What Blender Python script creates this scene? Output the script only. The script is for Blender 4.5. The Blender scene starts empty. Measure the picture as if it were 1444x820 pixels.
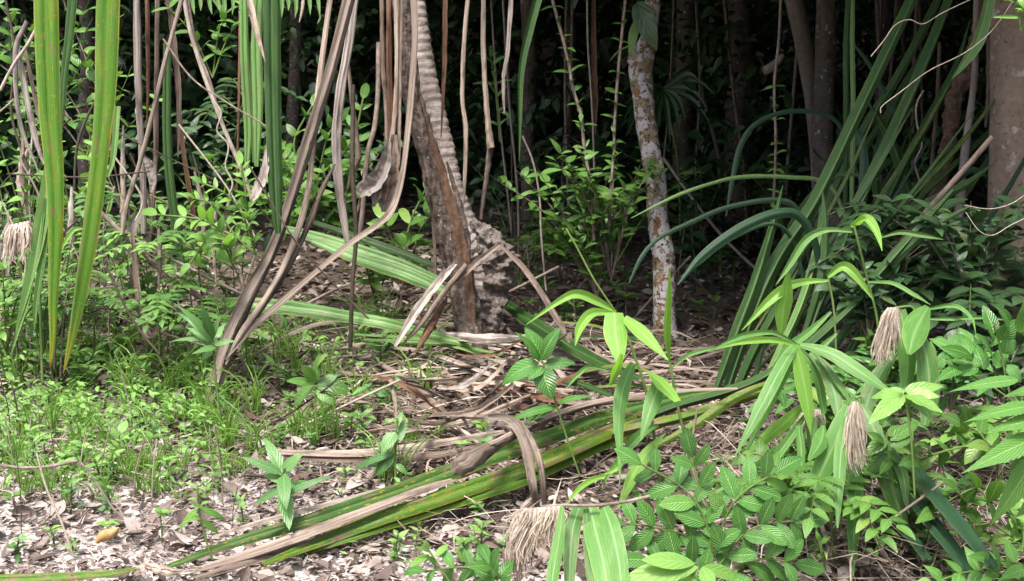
import bpy, math, random
import numpy as np
from mathutils import noise as mn, Vector
rnd = random.Random(11); RS = np.random.RandomState(5)
S = bpy.context.scene; COL = S.collection
# ---------------------------------------------------------------- camera model
W, H, F, HZ, CH = 1444, 820, 1750.0, 120.0, 1.5
PT = math.atan((410 - HZ) / F)
CAM = np.array([0, 0, CH]); FW = np.array([0, math.cos(PT), -math.sin(PT)]); UP = np.array([0, math.sin(PT), math.cos(PT)])
RT = np.array([1.0, 0, 0])
def P(x, y, d): return CAM + d * (FW + RT * (x - 722) / F + UP * (410 - y) / F)
def nz(x, y, s): return mn.noise(Vector((x * s + 7.3, y * s - 3.1, 1.7)))
def ground(x, y):
    z = .05 * nz(x, y, .55) + .035 * nz(x, y, 1.7)
    t = max(0, y - 7.2); z += .075 * t * t / (t + 1.2)
    t = max(0, y - 17); z += .55 * t * t / (t + 2) if t < 14 else .55 * 196 / 16
    m = math.exp(-((x + .02 * y) + .15) ** 2 / .5 - (y - 6.9) ** 2 / .6); z += .10 * m
    m = math.exp(-((x - 1.9) ** 2) / 1.2 - (y - 5.3) ** 2 / 1.5); z += .12 * m
    return z
def G(x, y, lift=0.0):
    d = 2.6; q = P(x, y, d)
    while d < 22:
        q = P(x, y, d)
        if q[2] <= ground(q[0], q[1]) + lift: return d
        d += .04
    return d
def PG(x, y, lift=0.0): return P(x, y, G(x, y, lift))
# ---------------------------------------------------------------- mesh builder
def nrm(v):
    v = np.asarray(v, float); return v / (np.linalg.norm(v) + 1e-9)
class MB:
    def __init__(s): s.V = []; s.F = []; s.U = []; s.n = 0
    def grid(s, Pn, uv, wrap=False):
        a, b = Pn.shape[:2]; i = np.arange(a * b).reshape(a, b) + s.n
        s.V.append(Pn.reshape(-1, 3)); s.U.append(uv.reshape(-1, 2)); s.n += a * b
        if wrap: i = np.concatenate([i, i[:, :1]], 1)
        s.F.append(np.stack([i[:-1, :-1], i[:-1, 1:], i[1:, 1:], i[1:, :-1]], -1).reshape(-1, 4))
    def raw(s, V, Fq, U):
        s.V.append(V); s.F.append(Fq + s.n); s.U.append(U); s.n += len(V)
    def build(s, name, mat, parent=None, origin=None, smooth=True):
        V = np.concatenate(s.V).astype(np.float64); Fq = np.concatenate(s.F).astype(np.int32); U = np.concatenate(s.U)
        if parent is not None: org = np.array(parent['_o'])
        else: org = np.zeros(3) if origin is None else np.asarray(origin, float)
        me = bpy.data.meshes.new(name); nf = len(Fq)
        me.vertices.add(len(V)); me.vertices.foreach_set('co', (V - org).astype(np.float32).ravel())
        me.loops.add(nf * 4); me.loops.foreach_set('vertex_index', Fq.ravel())
        me.polygons.add(nf); me.polygons.foreach_set('loop_start', np.arange(0, nf * 4, 4, dtype=np.int32))
        me.polygons.foreach_set('loop_total', np.full(nf, 4, np.int32))
        me.polygons.foreach_set('use_smooth', np.full(nf, smooth))
        uvl = me.uv_layers.new(name='UVMap'); uvl.data.foreach_set('uv', U[Fq.ravel()].astype(np.float32).ravel())
        me.update(); me.validate()
        me.materials.append(mat)
        o = bpy.data.objects.new(name, me); COL.objects.link(o)
        if parent is not None: o.parent = parent
        else: o.location = org
        return o
def tag(o, label=None, cat=None, group=None, kind=None):
    if label: o['label'] = label
    if cat: o['category'] = cat
    if group: o['group'] = group
    if kind: o['kind'] = kind
    return o
def thing(name, label, cat, loc, group=None):
    o = bpy.data.objects.new(name, None); COL.objects.link(o); o.location = loc; o.empty_display_size = .1
    o['_o'] = [float(v) for v in loc]
    return tag(o, label, cat, group)
# ---------------------------------------------------------------- shapes
def cr(p, n):
    p = np.asarray(p, float)
    if p.ndim == 1: p = p[:, None]
    k = len(p)
    if k == 2: return p[0] + (p[1] - p[0]) * np.linspace(0, 1, n)[:, None]
    q = np.concatenate([[2 * p[0] - p[1]], p, [2 * p[-1] - p[-2]]])
    out = []
    for s in np.linspace(0, k - 1 - 1e-6, n):
        i = int(s); t = s - i; a, b, c, d = q[i:i + 4]
        out.append(.5 * (2 * b + (c - a) * t + (2 * a - 5 * b + 4 * c - d) * t * t + (3 * b - a - 3 * c + d) * t ** 3))
    return np.array(out)
def tang(c):
    t = np.gradient(c, axis=0); return t / (np.linalg.norm(t, axis=1)[:, None] + 1e-9)
def strap(mb, pts, w, prof='M', n=26, face=(0, -1, .35), twist=0, wob=0.0):
    k = len(pts); c = cr(pts, n); w = np.full(k, w, float) if np.isscalar(w) else np.asarray(w, float)
    ws = np.clip(cr(w, n)[:, 0], .0006, None); T = tang(c)
    tw = np.radians(cr(np.full(k, twist, float) if np.isscalar(twist) else twist, n)[:, 0])
    fv = nrm(face); Sd = np.cross(T, fv); ln = np.linalg.norm(Sd, axis=1)
    for i in range(n):
        if ln[i] < .15: Sd[i] = Sd[i - 1] if i else np.cross(T[i], (.3, .5, .8))
    Sd /= np.linalg.norm(Sd, axis=1)[:, None] + 1e-9
    Nn = np.cross(Sd, T)
    S2 = Sd * np.cos(tw)[:, None] + Nn * np.sin(tw)[:, None]; N2 = np.cross(S2, T)
    cc = np.linspace(-1, 1, 9)
    a = np.abs(cc)
    if prof == 'M': x, h = cc, .24 * (1 - np.abs(2 * a - 1)) - .08
    elif prof == 'V': x, h = cc * .92, .30 * a - .15
    elif prof == 'A': x, h = cc * .95, -.22 * a + .1
    elif prof == 'U': x, h = np.sin(cc * 1.9) * .8, np.cos(cc * 1.9) * .4
    elif prof == 'W': x, h = cc * .9, .12 * np.cos(cc * 9) + .2 * (1 - a)
    elif prof == 'R': x, h = cc * .8, .3 - .62 * a
    else: x, h = cc, -.06 * a * a
    Q = c[:, None, :] + S2[:, None, :] * (x[None, :, None] * ws[:, None, None] * .5) + N2[:, None, :] * (h[None, :, None] * ws[:, None, None])
    if wob:
        ph = rnd.random() * 50
        for i in range(n):
            for j in range(9):
                q = mn.noise_vector(Vector((ph + i * 6.0 / n * 2.2, j * .5, ph)))
                Q[i, j] += np.array(q) * wob * ws[i]
    v = np.linspace(0, 1, n)
    mb.grid(Q, np.stack(np.broadcast_arrays(((cc + 1) / 2)[None, :], v[:, None]), -1))
def tube(mb, pts, r, n=7, seg=None):
    k = len(pts); seg = seg or max(4, 4 * (k - 1) + 1); c = cr(pts, seg)
    rr = np.clip(cr(np.full(k, r, float) if np.isscalar(r) else r, seg)[:, 0], .0004, None)
    T = tang(c); s = np.cross(T[0], (.31, .2, .93)); s = nrm(s); rows = []
    th = np.linspace(0, 2 * math.pi, n, endpoint=False)
    for i in range(seg):
        s = nrm(s - T[i] * np.dot(s, T[i])); b = np.cross(T[i], s)
        rows.append(c[i] + rr[i] * (np.cos(th)[:, None] * s + np.sin(th)[:, None] * b))
    mb.grid(np.array(rows), np.stack(np.broadcast_arrays((th / 6.2832)[None, :], np.linspace(0, 1, seg)[:, None]), -1), True)
def trunk(mb, pts, r, n=30, seg=90, rough=.06, fs=9., rings=0, ringamp=.05, ridges=0, ridgeamp=0., flat=1.0):
    c = cr(pts, seg); rr = cr(r, seg)[:, 0]; T = tang(c); s = nrm(np.cross(T[0], (0, 1, 0))); rows = []
    th = np.linspace(0, 2 * math.pi, n, endpoint=False); ph = rnd.random() * 40; L = np.concatenate([[0], np.cumsum(np.linalg.norm(np.diff(c, axis=0), axis=1))])
    for i in range(seg):
        s = nrm(s - T[i] * np.dot(s, T[i])); b = np.cross(T[i], s); row = []
        for j, t in enumerate(th):
            d = math.cos(t) * s + math.sin(t) * b * flat
            q = c[i] + d * rr[i]
            f = 1 + rough * (mn.noise(Vector(q * fs)) + .5 * mn.noise(Vector(q * fs * 2.7)))
            if rings:
                a = (L[i] * rings + .4 * mn.noise(Vector((ph, 2.0, L[i] * 2.0))) + .22 * mn.noise(Vector((math.cos(t) * 1.3 + ph, math.sin(t) * 1.3, L[i] * 3)))) % 1.0
                f += ringamp * (a - .5) * 1.6
            if ridges: f += ridgeamp * (abs(math.sin(t * ridges / 2 + 2.2 * mn.noise(Vector((ph, t * .5, L[i] * 2.2))))) - .5)
            row.append(c[i] + d * rr[i] * f)
        rows.append(row)
    mb.grid(np.array(rows), np.stack(np.broadcast_arrays((th / 6.2832)[None, :], np.broadcast_to(L[:, None], (seg, 1))), -1), True)
def shp(kind, t):
    if kind == 'lance': w = np.sin(np.pi * t ** .62) * (1 - .25 * t)
    elif kind == 'ovate': w = np.sin(np.pi * t ** .68) ** .8
    elif kind == 'obov': w = np.sin(np.pi * t ** 1.25) ** .8
    elif kind == 'blade': w = np.clip(np.minimum(1, t * 6) ** .6 * (1 - t ** 2.6), 0, 1)
    else: w = np.sin(np.pi * t) ** .75
    return np.clip(w, .03, 1)
def leaf(mb, base, tip, w, nrmv=(0, -.5, 1), kind='ell', droop=.18, fold=.22, n=9, nc=5, wavy=0.0, serr=0.0):
    base = np.asarray(base, float); tip = np.asarray(tip, float); X = tip - base; L = np.linalg.norm(X) + 1e-6; X = X / L
    N = np.asarray(nrmv, float); N = nrm(N - X * np.dot(N, X)); Y = np.cross(N, X); t = np.linspace(0, 1, n); c = np.linspace(-1, 1, nc)
    hw = shp(kind, t) * w * .5
    if serr: hw = hw * (1 + serr * np.where(np.arange(n) % 2, 1, -1) * (np.arange(n) < n - 1))
    z = (droop * L * 4 * t * (1 - t) * .5)[:, None] + (np.abs(c)[None, :] * hw[:, None]) * fold - .4 * (c ** 2)[None, :] * hw[:, None] * .35
    if wavy: z = z + wavy * w * np.sin(t * 19 + rnd.random() * 6)[:, None] * np.abs(c)[None, :]
    Q = base + X * (t * L)[:, None, None] + Y * (c[None, :] * hw[:, None])[..., None] + N * z[..., None]
    mb.grid(Q, np.stack(np.broadcast_arrays(((c + 1) / 2)[None, :], t[:, None]), -1))
def leaf_template(kind, n=5, nc=3, asp=.4, droop=.2, fold=.3, curl=0.):
    t = np.linspace(0, 1, n); c = np.linspace(-1, 1, nc); hw = shp(kind, t) * asp * .5
    Q = np.zeros((n, nc, 3)); Q[..., 0] = (t - .0)[:, None]; Q[..., 1] = c[None, :] * hw[:, None]
    Q[..., 2] = (-droop * t * t)[:, None] + np.abs(c)[None, :] * hw[:, None] * fold + curl * (c ** 2)[None, :] * hw[:, None]
    i = np.arange(n * nc).reshape(n, nc)
    Fq = np.stack([i[:-1, :-1], i[:-1, 1:], i[1:, 1:], i[1:, :-1]], -1).reshape(-1, 4)
    return Q.reshape(-1, 3), Fq, np.stack(np.broadcast_arrays(((c + 1) / 2)[None, :], t[:, None]), -1).reshape(-1, 2)
def cloud(mb, tpl, pos, size, X, N, ysc=None):
    V, Fq, U = tpl; m = len(pos); X = X / np.linalg.norm(X, axis=1)[:, None]
    N = N - X * np.sum(N * X, 1)[:, None]; N /= np.linalg.norm(N, axis=1)[:, None] + 1e-9; Y = np.cross(N, X)
    ys = np.ones(m) if ysc is None else ysc
    A = pos[:, None, :] + size[:, None, None] * (V[None, :, 0:1] * X[:, None, :] + ys[:, None, None] * V[None, :, 1:2] * Y[:, None, :] + V[None, :, 2:3] * N[:, None, :])
    k = len(V); mb.raw(A.reshape(-1, 3), (Fq[None] + (np.arange(m) * k)[:, None, None]).reshape(-1, 4), np.tile(U, (m, 1)))
# ---------------------------------------------------------------- materials
class NT:
    def __init__(s, name):
        s.m = bpy.data.materials.new(name); s.m.use_nodes = True; s.t = s.m.node_tree; s.t.nodes.clear()
    def n(s, typ, ins=None, out=0, **at):
        nd = s.t.nodes.new('ShaderNode' + typ)
        for k, v in at.items(): setattr(nd, k, v)
        for k, v in (ins or {}).items():
            i = nd.inputs[k]
            if isinstance(v, bpy.types.NodeSocket): s.t.links.new(v, i)
            else: i.default_value = v
        return nd.outputs[out]
    def math(s, op, a, b=0.0, c=0.0): return s.n('Math', {0: a, 1: b, 2: c}, operation=op)
    def ramp(s, fac, stops, interp='LINEAR'):
        nd = s.t.nodes.new('ShaderNodeValToRGB'); s.t.links.new(fac, nd.inputs[0]); nd.color_ramp.interpolation = interp
        e = nd.color_ramp.elements
        while len(e) < len(stops): e.new(.5)
        for x, (p, c) in zip(e, stops):
            x.position = p; x.color = (c, c, c, 1) if isinstance(c, (int, float)) else (*c, 1)
        return nd.outputs[0]
    def mix(s, f, a, b, bt='MIX'):
        c = lambda v: v if isinstance(v, bpy.types.NodeSocket) else (*v, 1)
        return s.n('Mix', {0: f, 6: c(a), 7: c(b)}, out=2, data_type='RGBA', blend_type=bt)
    def uv(s):
        u = s.n('UVMap'); nd = s.t.nodes.new('ShaderNodeSeparateXYZ'); s.t.links.new(u, nd.inputs[0]); return nd.outputs[0], nd.outputs[1]
    def vec(s, x, y, z=0.0): return s.n('CombineXYZ', {0: x, 1: y, 2: z})
    def noise(s, vec, scale, detail=3., rough=.55): return s.n('TexNoise', {'Vector': vec, 'Scale': scale, 'Detail': detail, 'Roughness': rough})
    def bump(s, h, st, dist): return s.n('Bump', {'Height': h, 'Strength': st, 'Distance': dist})
    def out(s, sh): 
        o = s.t.nodes.new('ShaderNodeOutputMaterial'); s.t.links.new(sh, o.inputs[0]); return s.m
    def bsdf(s, col, rough=.5, spec=.4, nor=None):
        d = {'Base Color': col if isinstance(col, bpy.types.NodeSocket) else (*col, 1), 'Roughness': rough, 'Specular IOR Level': spec}
        if nor is not None: d['Normal'] = nor
        return s.n('BsdfPrincipled', d)
    def leafout(s, col, rough, spec, nor, tr, warm=(1.15, 1.25, .55)):
        b = s.bsdf(col, rough, spec, nor)
        t = s.n('BsdfTranslucent', {'Color': s.mix(1.0, col, warm, 'MULTIPLY')})
        return s.out(s.n('MixShader', {0: tr, 1: b, 2: t}))
def rand_pair(T):
    g = T.t.nodes.new('ShaderNodeNewGeometry'); oi = T.t.nodes.new('ShaderNodeObjectInfo')
    return g.outputs['Random Per Island'], oi.outputs['Random']
def m_leaf(name, dark, light, yellow, rough=.38, spec=.45, tr=.3, nv=7., vein=.5, ypos=.9):
    T = NT(name); u, v = T.uv(); isl, ob = rand_pair(T)
    au = T.math('ABSOLUTE', T.math('MULTIPLY_ADD', u, 2.0, -1.0))
    col = T.ramp(T.math('FRACT', T.math('MULTIPLY_ADD', ob, .37, isl)), [(0, dark), (.55, light), (ypos, light), (1, yellow)])
    geo = T.n('NewGeometry')
    blotch = T.noise(geo, 22., 3)
    col = T.mix(T.math('MULTIPLY', blotch, .5), col, dark)
    ph = T.math('SUBTRACT', T.math('MULTIPLY', v, nv), T.math('MULTIPLY', au, nv * .32))
    sw = T.math('SINE', T.math('MULTIPLY', ph, 6.2832))
    vn = T.math('POWER', T.math('MULTIPLY_ADD', sw, .5, .5), 6.0)
    mid = T.n('MapRange', {'Value': au, 1: .03, 2: .10, 3: 1., 4: 0.})
    col = T.mix(T.math('MULTIPLY', T.math('MAXIMUM', mid, T.math('MULTIPLY', vn, .35)), .45 * vein * 2), col, yellow)
    spot = T.n('MapRange', {'Value': T.noise(geo, 90., 2), 1: .71, 2: .74, 3: 0., 4: .7})
    col = T.mix(spot, col, (.16, .10, .035))
    h = T.math('SUBTRACT', T.math('MULTIPLY', sw, .5), mid)
    return T.leafout(col, rough, spec, T.bump(h, .55 * vein, .004), tr)
def m_strap(name, c1, c2, edge, rough=.46, spec=.35, tr=.22, spots=0., tip=None, nst=34., keel=None, wear=.25):
    T = NT(name); u, v = T.uv(); isl, ob = rand_pair(T)
    au = T.math('ABSOLUTE', T.math('MULTIPLY_ADD', u, 2.0, -1.0)); off = T.math('MULTIPLY', ob, 57.)
    st = T.noise(T.vec(T.math('MULTIPLY', u, nst), T.math('MULTIPLY', v, 2.0), off), 1.0, 3)
    bl = T.noise(T.vec(T.math('MULTIPLY', u, 3.0), T.math('MULTIPLY', v, 7.0), off), 1.0, 3)
    col = T.ramp(st, [(.3, c1), (.7, c2)])
    col = T.mix(T.n('MapRange', {'Value': bl, 1: .52, 2: .72, 3: 0., 4: .6}), col, tuple(.55 * a + .45 * b for a, b in zip(c2, edge)))
    col = T.mix(T.n('MapRange', {'Value': T.math('ADD', au, T.math('MULTIPLY', bl, .25)), 1: 1.02, 2: 1.1, 3: 0., 4: .85}), col, edge)
    if keel: col = T.mix(T.n('MapRange', {'Value': au, 1: .02, 2: .16, 3: .8, 4: 0.}), col, keel)
    if spots:
        sp = T.noise(T.vec(T.math('MULTIPLY', u, 9.), T.math('MULTIPLY', v, 90.), off), 1.0, 2)
        col = T.mix(T.n('MapRange', {'Value': sp, 1: .66 - .1 * spots, 2: .70 - .1 * spots, 3: 0., 4: .9}), col, (.30, .22, .02))
        col = T.mix(T.n('MapRange', {'Value': sp, 1: .74 - .08 * spots, 2: .77 - .08 * spots, 3: 0., 4: .9}), col, (.14, .06, .015))
    if wear:
        wn = T.noise(T.vec(T.math('MULTIPLY', u, 2.6), T.math('MULTIPLY', v, 16.), T.math('ADD', off, 9.)), 1.0, 5, .65)
        col = T.mix(T.n('MapRange', {'Value': wn, 1: .60 - .08 * wear, 2: .66 - .08 * wear, 3: 0., 4: .85}), col, (.20, .14, .085))
        col = T.mix(T.n('MapRange', {'Value': wn, 1: .70 - .06 * wear, 2: .75 - .06 * wear, 3: 0., 4: .9}), col, (.07, .042, .025))
    if tip:
        tv = T.math('ADD', v, T.math('MULTIPLY', bl, .2))
        col = T.mix(T.n('MapRange', {'Value': tv, 1: .86, 2: 1.06, 3: 0., 4: .9}), col, tip)
        col = T.mix(T.n('MapRange', {'Value': tv, 1: 1.04, 2: 1.09, 3: 0., 4: 1.}), col, (.12, .055, .02))
    return T.leafout(col, rough, spec, T.bump(st, .5, .004), tr)
def m_dry(name, c1, c2, c3, rough=.75, tr=.1, isl_w=.5):
    T = NT(name); u, v = T.uv(); isl, ob = rand_pair(T); off = T.math('MULTIPLY_ADD', ob, 57., T.math('MULTIPLY', isl, 31.))
    st = T.noise(T.vec(T.math('MULTIPLY', u, 15.), T.math('MULTIPLY', v, 2.2), off), 1.0, 4, .6)
    bl = T.noise(T.vec(T.math('MULTIPLY', u, 1.5), T.math('MULTIPLY', v, 8.), off), 1.0, 4, .6)
    col = T.ramp(st, [(.33, c1), (.5, c2), (.68, c3)])
    dk = T.n('MapRange', {'Value': bl, 1: .5, 2: .68, 3: 0., 4: .75}); col = T.mix(dk, col, tuple(x * .42 for x in c1))
    k = T.math('MULTIPLY_ADD', T.math('FRACT', T.math('ADD', isl, ob)), .75, .6)
    col = T.mix(1.0, col, T.vec(k, k, k), 'MULTIPLY')
    return T.leafout(col, rough, .2, T.bump(st, .8, .006), tr, (1.1, .9, .6))
def m_bark(name, ramp, scale=(9., 9., 3.), lich=None, rough=.85, bumpd=.012, fine=40., lt=(.58, .62)):
    T = NT(name); geo = T.n('NewGeometry'); p = T.n('VectorMath', {0: geo, 1: scale}, operation='MULTIPLY')
    a = T.noise(p, 1.0, 5, .62); f = T.noise(geo, fine, 4, .6)
    col = T.ramp(T.math('MULTIPLY_ADD', f, .4, T.math('MULTIPLY', a, .6)), ramp)
    if lich:
        for sc, lo, hi, c, seed in lich:
            q = T.n('VectorMath', {0: geo, 1: (seed, seed * 1.7, -seed)}, operation='ADD')
            b = T.noise(q, sc, 3, .6)
            col = T.mix(T.n('MapRange', {'Value': b, 1: lo, 2: hi, 3: 0., 4: .95}), col, c)
    h = T.math('MULTIPLY_ADD', f, .5, a)
    return T.out(T.bsdf(col, rough, .2, T.bump(h, .9, bumpd)))
def m_island(name, stops, rough=.8, tr=.08, spec=.25, sc=60.):
    T = NT(name); isl, ob = rand_pair(T); geo = T.n('NewGeometry')
    col = T.ramp(isl, stops); f = T.noise(geo, sc, 4, .6)
    k = T.math('MULTIPLY_ADD', f, 1.0, .5); col = T.mix(1.0, col, T.vec(k, k, k), 'MULTIPLY')
    return T.leafout(col, rough, spec, T.bump(f, .5, .006), tr, (1.1, 1.0, .7))
M = {}
M['strap'] = m_strap('screw_pine_leaf', (.013, .040, .010), (.034, .083, .020), (.07, .10, .03), rough=.5, spec=.25, tr=.10, wear=0., keel=(.07, .13, .035))
M['strap_mid'] = m_strap('fallen_strap_leaf', (.022, .068, .012), (.060, .140, .026), (.16, .12, .05), rough=.5, spec=.3, wear=.5, spots=.2, keel=(.10, .17, .05))
M['strap_pale'] = m_strap('pale_strap_leaf', (.065, .17, .045), (.15, .30, .08), (.28, .27, .12), rough=.42, keel=(.24, .36, .14))
M['strap_yel'] = m_strap('yellowing_strap_leaf', (.05, .15, .018), (.115, .25, .028), (.33, .27, .04), rough=.36, spots=.3, tr=.35, tip=(.26, .23, .02), wear=.12, keel=(.13, .24, .04))
M['strap_lime'] = m_strap('lime_strap_leaf', (.04, .12, .014), (.10, .21, .026), (.26, .16, .03), rough=.5, spots=.6, wear=.9)
M['strap_blue'] = m_strap('bluish_strap_leaf', (.012, .036, .018), (.026, .066, .030), (.05, .09, .04), rough=.46, spec=.28, tr=.12, wear=0.)
M['reed'] = m_strap('reed_grass_leaf', (.075, .20, .045), (.13, .29, .07), (.20, .32, .09), rough=.42, tr=.38, nst=22., wear=0., keel=(.24, .38, .16))
M['reed_bright'] = m_strap('young_reed_grass_leaf', (.15, .33, .045), (.22, .43, .08), (.26, .42, .09), rough=.42, tr=.42, nst=22., wear=0., keel=(.32, .48, .16))
M['reed_dark'] = m_strap('old_reed_grass_leaf', (.045, .13, .03), (.085, .20, .05), (.22, .2, .07), rough=.38, tr=.3, nst=22., wear=0., spots=.1, keel=(.18, .3, .12))
M['dry_tan'] = m_dry('dry_tan_leaf', (.16, .118, .09), (.30, .24, .195), (.44, .38, .325))
M['dry_brown'] = m_dry('dry_brown_leaf', (.075, .054, .041), (.175, .132, .104), (.30, .245, .205))
M['dry_grey'] = m_dry('dry_grey_leaf', (.15, .125, .11), (.28, .24, .215), (.43, .39, .36))
M['dry_red'] = m_dry('dry_red_leaf', (.055, .028, .018), (.13, .07, .042), (.20, .12, .075))
M['fibre'] = m_dry('straw_fibre', (.46, .38, .30), (.60, .52, .43), (.70, .63, .55), tr=.25)
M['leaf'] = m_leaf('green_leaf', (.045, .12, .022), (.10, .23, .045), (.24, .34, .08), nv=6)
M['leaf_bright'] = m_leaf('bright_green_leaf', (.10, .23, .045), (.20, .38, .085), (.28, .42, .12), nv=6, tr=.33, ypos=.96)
M['leaf_gloss'] = m_leaf('glossy_green_leaf', (.048, .15, .03), (.095, .26, .055), (.2, .38, .09), rough=.3, spec=.6, nv=9, vein=1.0, ypos=.97)
M['leaf_serr'] = m_leaf('serrated_green_leaf', (.06, .17, .03), (.10, .25, .05), (.22, .37, .1), rough=.4, nv=13, vein=.7)
M['leaf_dark'] = m_leaf('dark_shaded_leaf', (.018, .048, .018), (.035, .085, .03), (.08, .12, .035), nv=6, tr=.15, rough=.4)  # dark green leaves; the colour also stands in for shade on right shrubs
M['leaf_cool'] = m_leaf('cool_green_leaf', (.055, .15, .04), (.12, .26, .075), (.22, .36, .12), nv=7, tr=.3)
M['grass'] = m_leaf('grass_blade', (.10, .22, .035), (.20, .36, .07), (.36, .38, .13), nv=0, vein=0., tr=.35)
M['stem'] = m_bark('green_stem', [(.3, (.05, .09, .02)), (.7, (.12, .17, .05))], bumpd=.002)
M['twig'] = m_bark('dry_twig', [(.3, (.07, .05, .04)), (.5, (.17, .135, .11)), (.75, (.33, .28, .24))], bumpd=.003, scale=(30, 30, 12))
M['twig_pale'] = m_bark('pale_vine', [(.3, (.16, .13, .10)), (.7, (.42, .37, .31))], bumpd=.003, scale=(30, 30, 12))
M['twig_dark'] = m_bark('dark_twig', [(.3, (.02, .016, .012)), (.7, (.085, .065, .05))], bumpd=.003)
M['bark_ring'] = m_bark('ringed_bark', [(.3, (.13, .105, .09)), (.5, (.28, .235, .21)), (.68, (.42, .37, .34))], scale=(8, 8, 30), bumpd=.01,
                        lich=[(30., .64, .70, (.12, .09, .075), 4.), (6., .60, .7, (.36, .33, .31), 9.)])
M['bark_dead'] = m_bark('dead_grey_bark', [(.34, (.022, .016, .013)), (.5, (.075, .057, .046)), (.66, (.17, .14, .12))], scale=(34, 34, 5), bumpd=.03,
                        lich=[(40., .66, .70, (.36, .34, .31), 3.)])
M['wood_bare'] = m_bark('bare_red_wood', [(.3, (.025, .015, .01)), (.5, (.08, .045, .028)), (.7, (.15, .095, .065))], scale=(40, 40, 3), bumpd=.012)
M['bark_mottled'] = m_bark('mottled_bark', [(.3, (.10, .075, .05)), (.55, (.23, .185, .125)), (.75, (.32, .27, .20))], scale=(12, 12, 10), bumpd=.012,
                           lich=[(13., .50, .525, (.45, .43, .445), 2.), (17., .555, .575, (.19, .105, .045), 5.), (24., .555, .575, (.36, .345, .34), 8.), (38., .595, .615, (.045, .042, .03), 12.)])
M['bark_smooth'] = m_bark('smooth_tan_bark', [(.3, (.11, .08, .058)), (.55, (.20, .155, .115)), (.75, (.28, .23, .185))], scale=(5, 5, 3), bumpd=.004,
                          lich=[(13., .60, .68, (.36, .34, .31), 3.), (45., .63, .66, (.09, .06, .04), 7.)])
M['bark_dark'] = m_bark('dark_lichen_bark', [(.3, (.05, .04, .032)), (.6, (.12, .10, .085)), (.8, (.2, .18, .16))], scale=(14, 14, 8), bumpd=.012,
                        lich=[(30., .63, .67, (.36, .36, .35), 4.)])
M['bark_red'] = m_bark('rough_red_bark', [(.3, (.045, .025, .018)), (.5, (.13, .08, .058)), (.7, (.25, .18, .14))], scale=(16, 16, 14), bumpd=.03)
M['bark_grey'] = m_bark('plain_grey_bark', [(.3, (.11, .09, .075)), (.7, (.27, .235, .21))], scale=(12, 12, 5), bumpd=.008)
M['mud'] = m_bark('termite_mud', [(.3, (.07, .056, .048)), (.55, (.17, .145, .128)), (.75, (.29, .255, .23))], scale=(20, 20, 20), bumpd=.03)
def m_soil():
    T = NT('forest_soil'); geo = T.n('NewGeometry'); a = T.noise(geo, 7., 5, .62); f = T.noise(geo, 45., 4, .6); k = T.math('MULTIPLY_ADD', f, .5, T.math('MULTIPLY', a, .5))
    dark = T.ramp(k, [(.3, (.045, .034, .027)), (.5, (.10, .08, .065)), (.7, (.18, .15, .125))]); lit_sand = T.ramp(k, [(.3, (.30, .26, .235)), (.55, (.50, .45, .42)), (.75, (.62, .57, .53))])
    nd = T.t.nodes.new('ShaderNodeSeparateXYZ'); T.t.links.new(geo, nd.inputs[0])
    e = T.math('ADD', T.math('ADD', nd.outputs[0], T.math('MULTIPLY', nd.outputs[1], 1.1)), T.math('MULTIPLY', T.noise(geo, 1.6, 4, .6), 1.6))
    return T.out(T.bsdf(T.mix(T.n('MapRange', {'Value': e, 1: 4.2, 2: 5.5, 3: 1., 4: 0.}), dark, lit_sand), .9, .2, T.bump(k, .9, .03)))  # pale sand at lower left, its colour also carrying the bright light there
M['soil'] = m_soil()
M['litter'] = m_island('dead_leaf_litter', [(0, (.035, .024, .019)), (.25, (.085, .056, .043)), (.5, (.14, .105, .086)), (.72, (.21, .172, .148)), (.9, (.30, .26, .23)), (.97, (.42, .38, .35)), (1, (.12, .065, .048))])
M['litter_lit'] = m_island('lit_leaf_litter', [(0, (.07, .05, .042)), (.3, (.15, .112, .095)), (.6, (.25, .212, .19)), (.88, (.33, .295, .275)), (.97, (.44, .405, .385)), (1, (.17, .095, .07))])  # same dead leaves in lighter colours, painted for the light at lower left
M['litter_yel'] = m_island('yellow_dead_leaf', [(0, (.30, .19, .075)), (1, (.38, .25, .11))])
M['straw'] = m_island('straw_litter', [(0, (.06, .043, .033)), (.4, (.15, .115, .09)), (.8, (.28, .23, .19)), (1, (.44, .38, .33))])
# ---------------------------------------------------------------- light, sky, camera
w = bpy.data.worlds.new('World'); S.world = w; w.use_nodes = True; wn = w.node_tree
sky = wn.nodes.new('ShaderNodeTexSky'); sky.sky_type = 'NISHITA'; sky.sun_disc = False
SEL, SAZ = math.radians(66), math.radians(205)
sky.sun_elevation = SEL; sky.sun_rotation = SAZ; sky.dust_density = 5.0; sky.air_density = .8; sky.ozone_density = 0.5
bg = wn.nodes['Background']; wn.links.new(sky.outputs[0], bg.inputs[0]); bg.inputs[1].default_value = .10
sl = bpy.data.lights.new('sun', 'SUN'); sl.energy = 1.5; sl.angle = math.radians(13); sl.color = (1, .96, .91)
so = bpy.data.objects.new('sun', sl); COL.objects.link(so)
sd = Vector((math.sin(SAZ) * math.cos(SEL), math.cos(SAZ) * math.cos(SEL), math.sin(SEL)))
so.rotation_euler = sd.to_track_quat('Z', 'Y').to_euler(); so.location = (0, 0, 20)
cam = bpy.data.cameras.new('camera'); co = bpy.data.objects.new('camera', cam); COL.objects.link(co); S.camera = co
cam.sensor_fit = 'HORIZONTAL'; cam.sensor_width = 36; cam.lens = 36 * F / W; cam.clip_start = .1; cam.clip_end = 500
co.location = CAM; co.rotation_euler = (math.pi / 2 - PT, 0, 0)
vs = S.view_settings; vs.view_transform = 'Standard'; vs.look = 'None'; vs.gamma = 1; vs.exposure = 2.15
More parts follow.
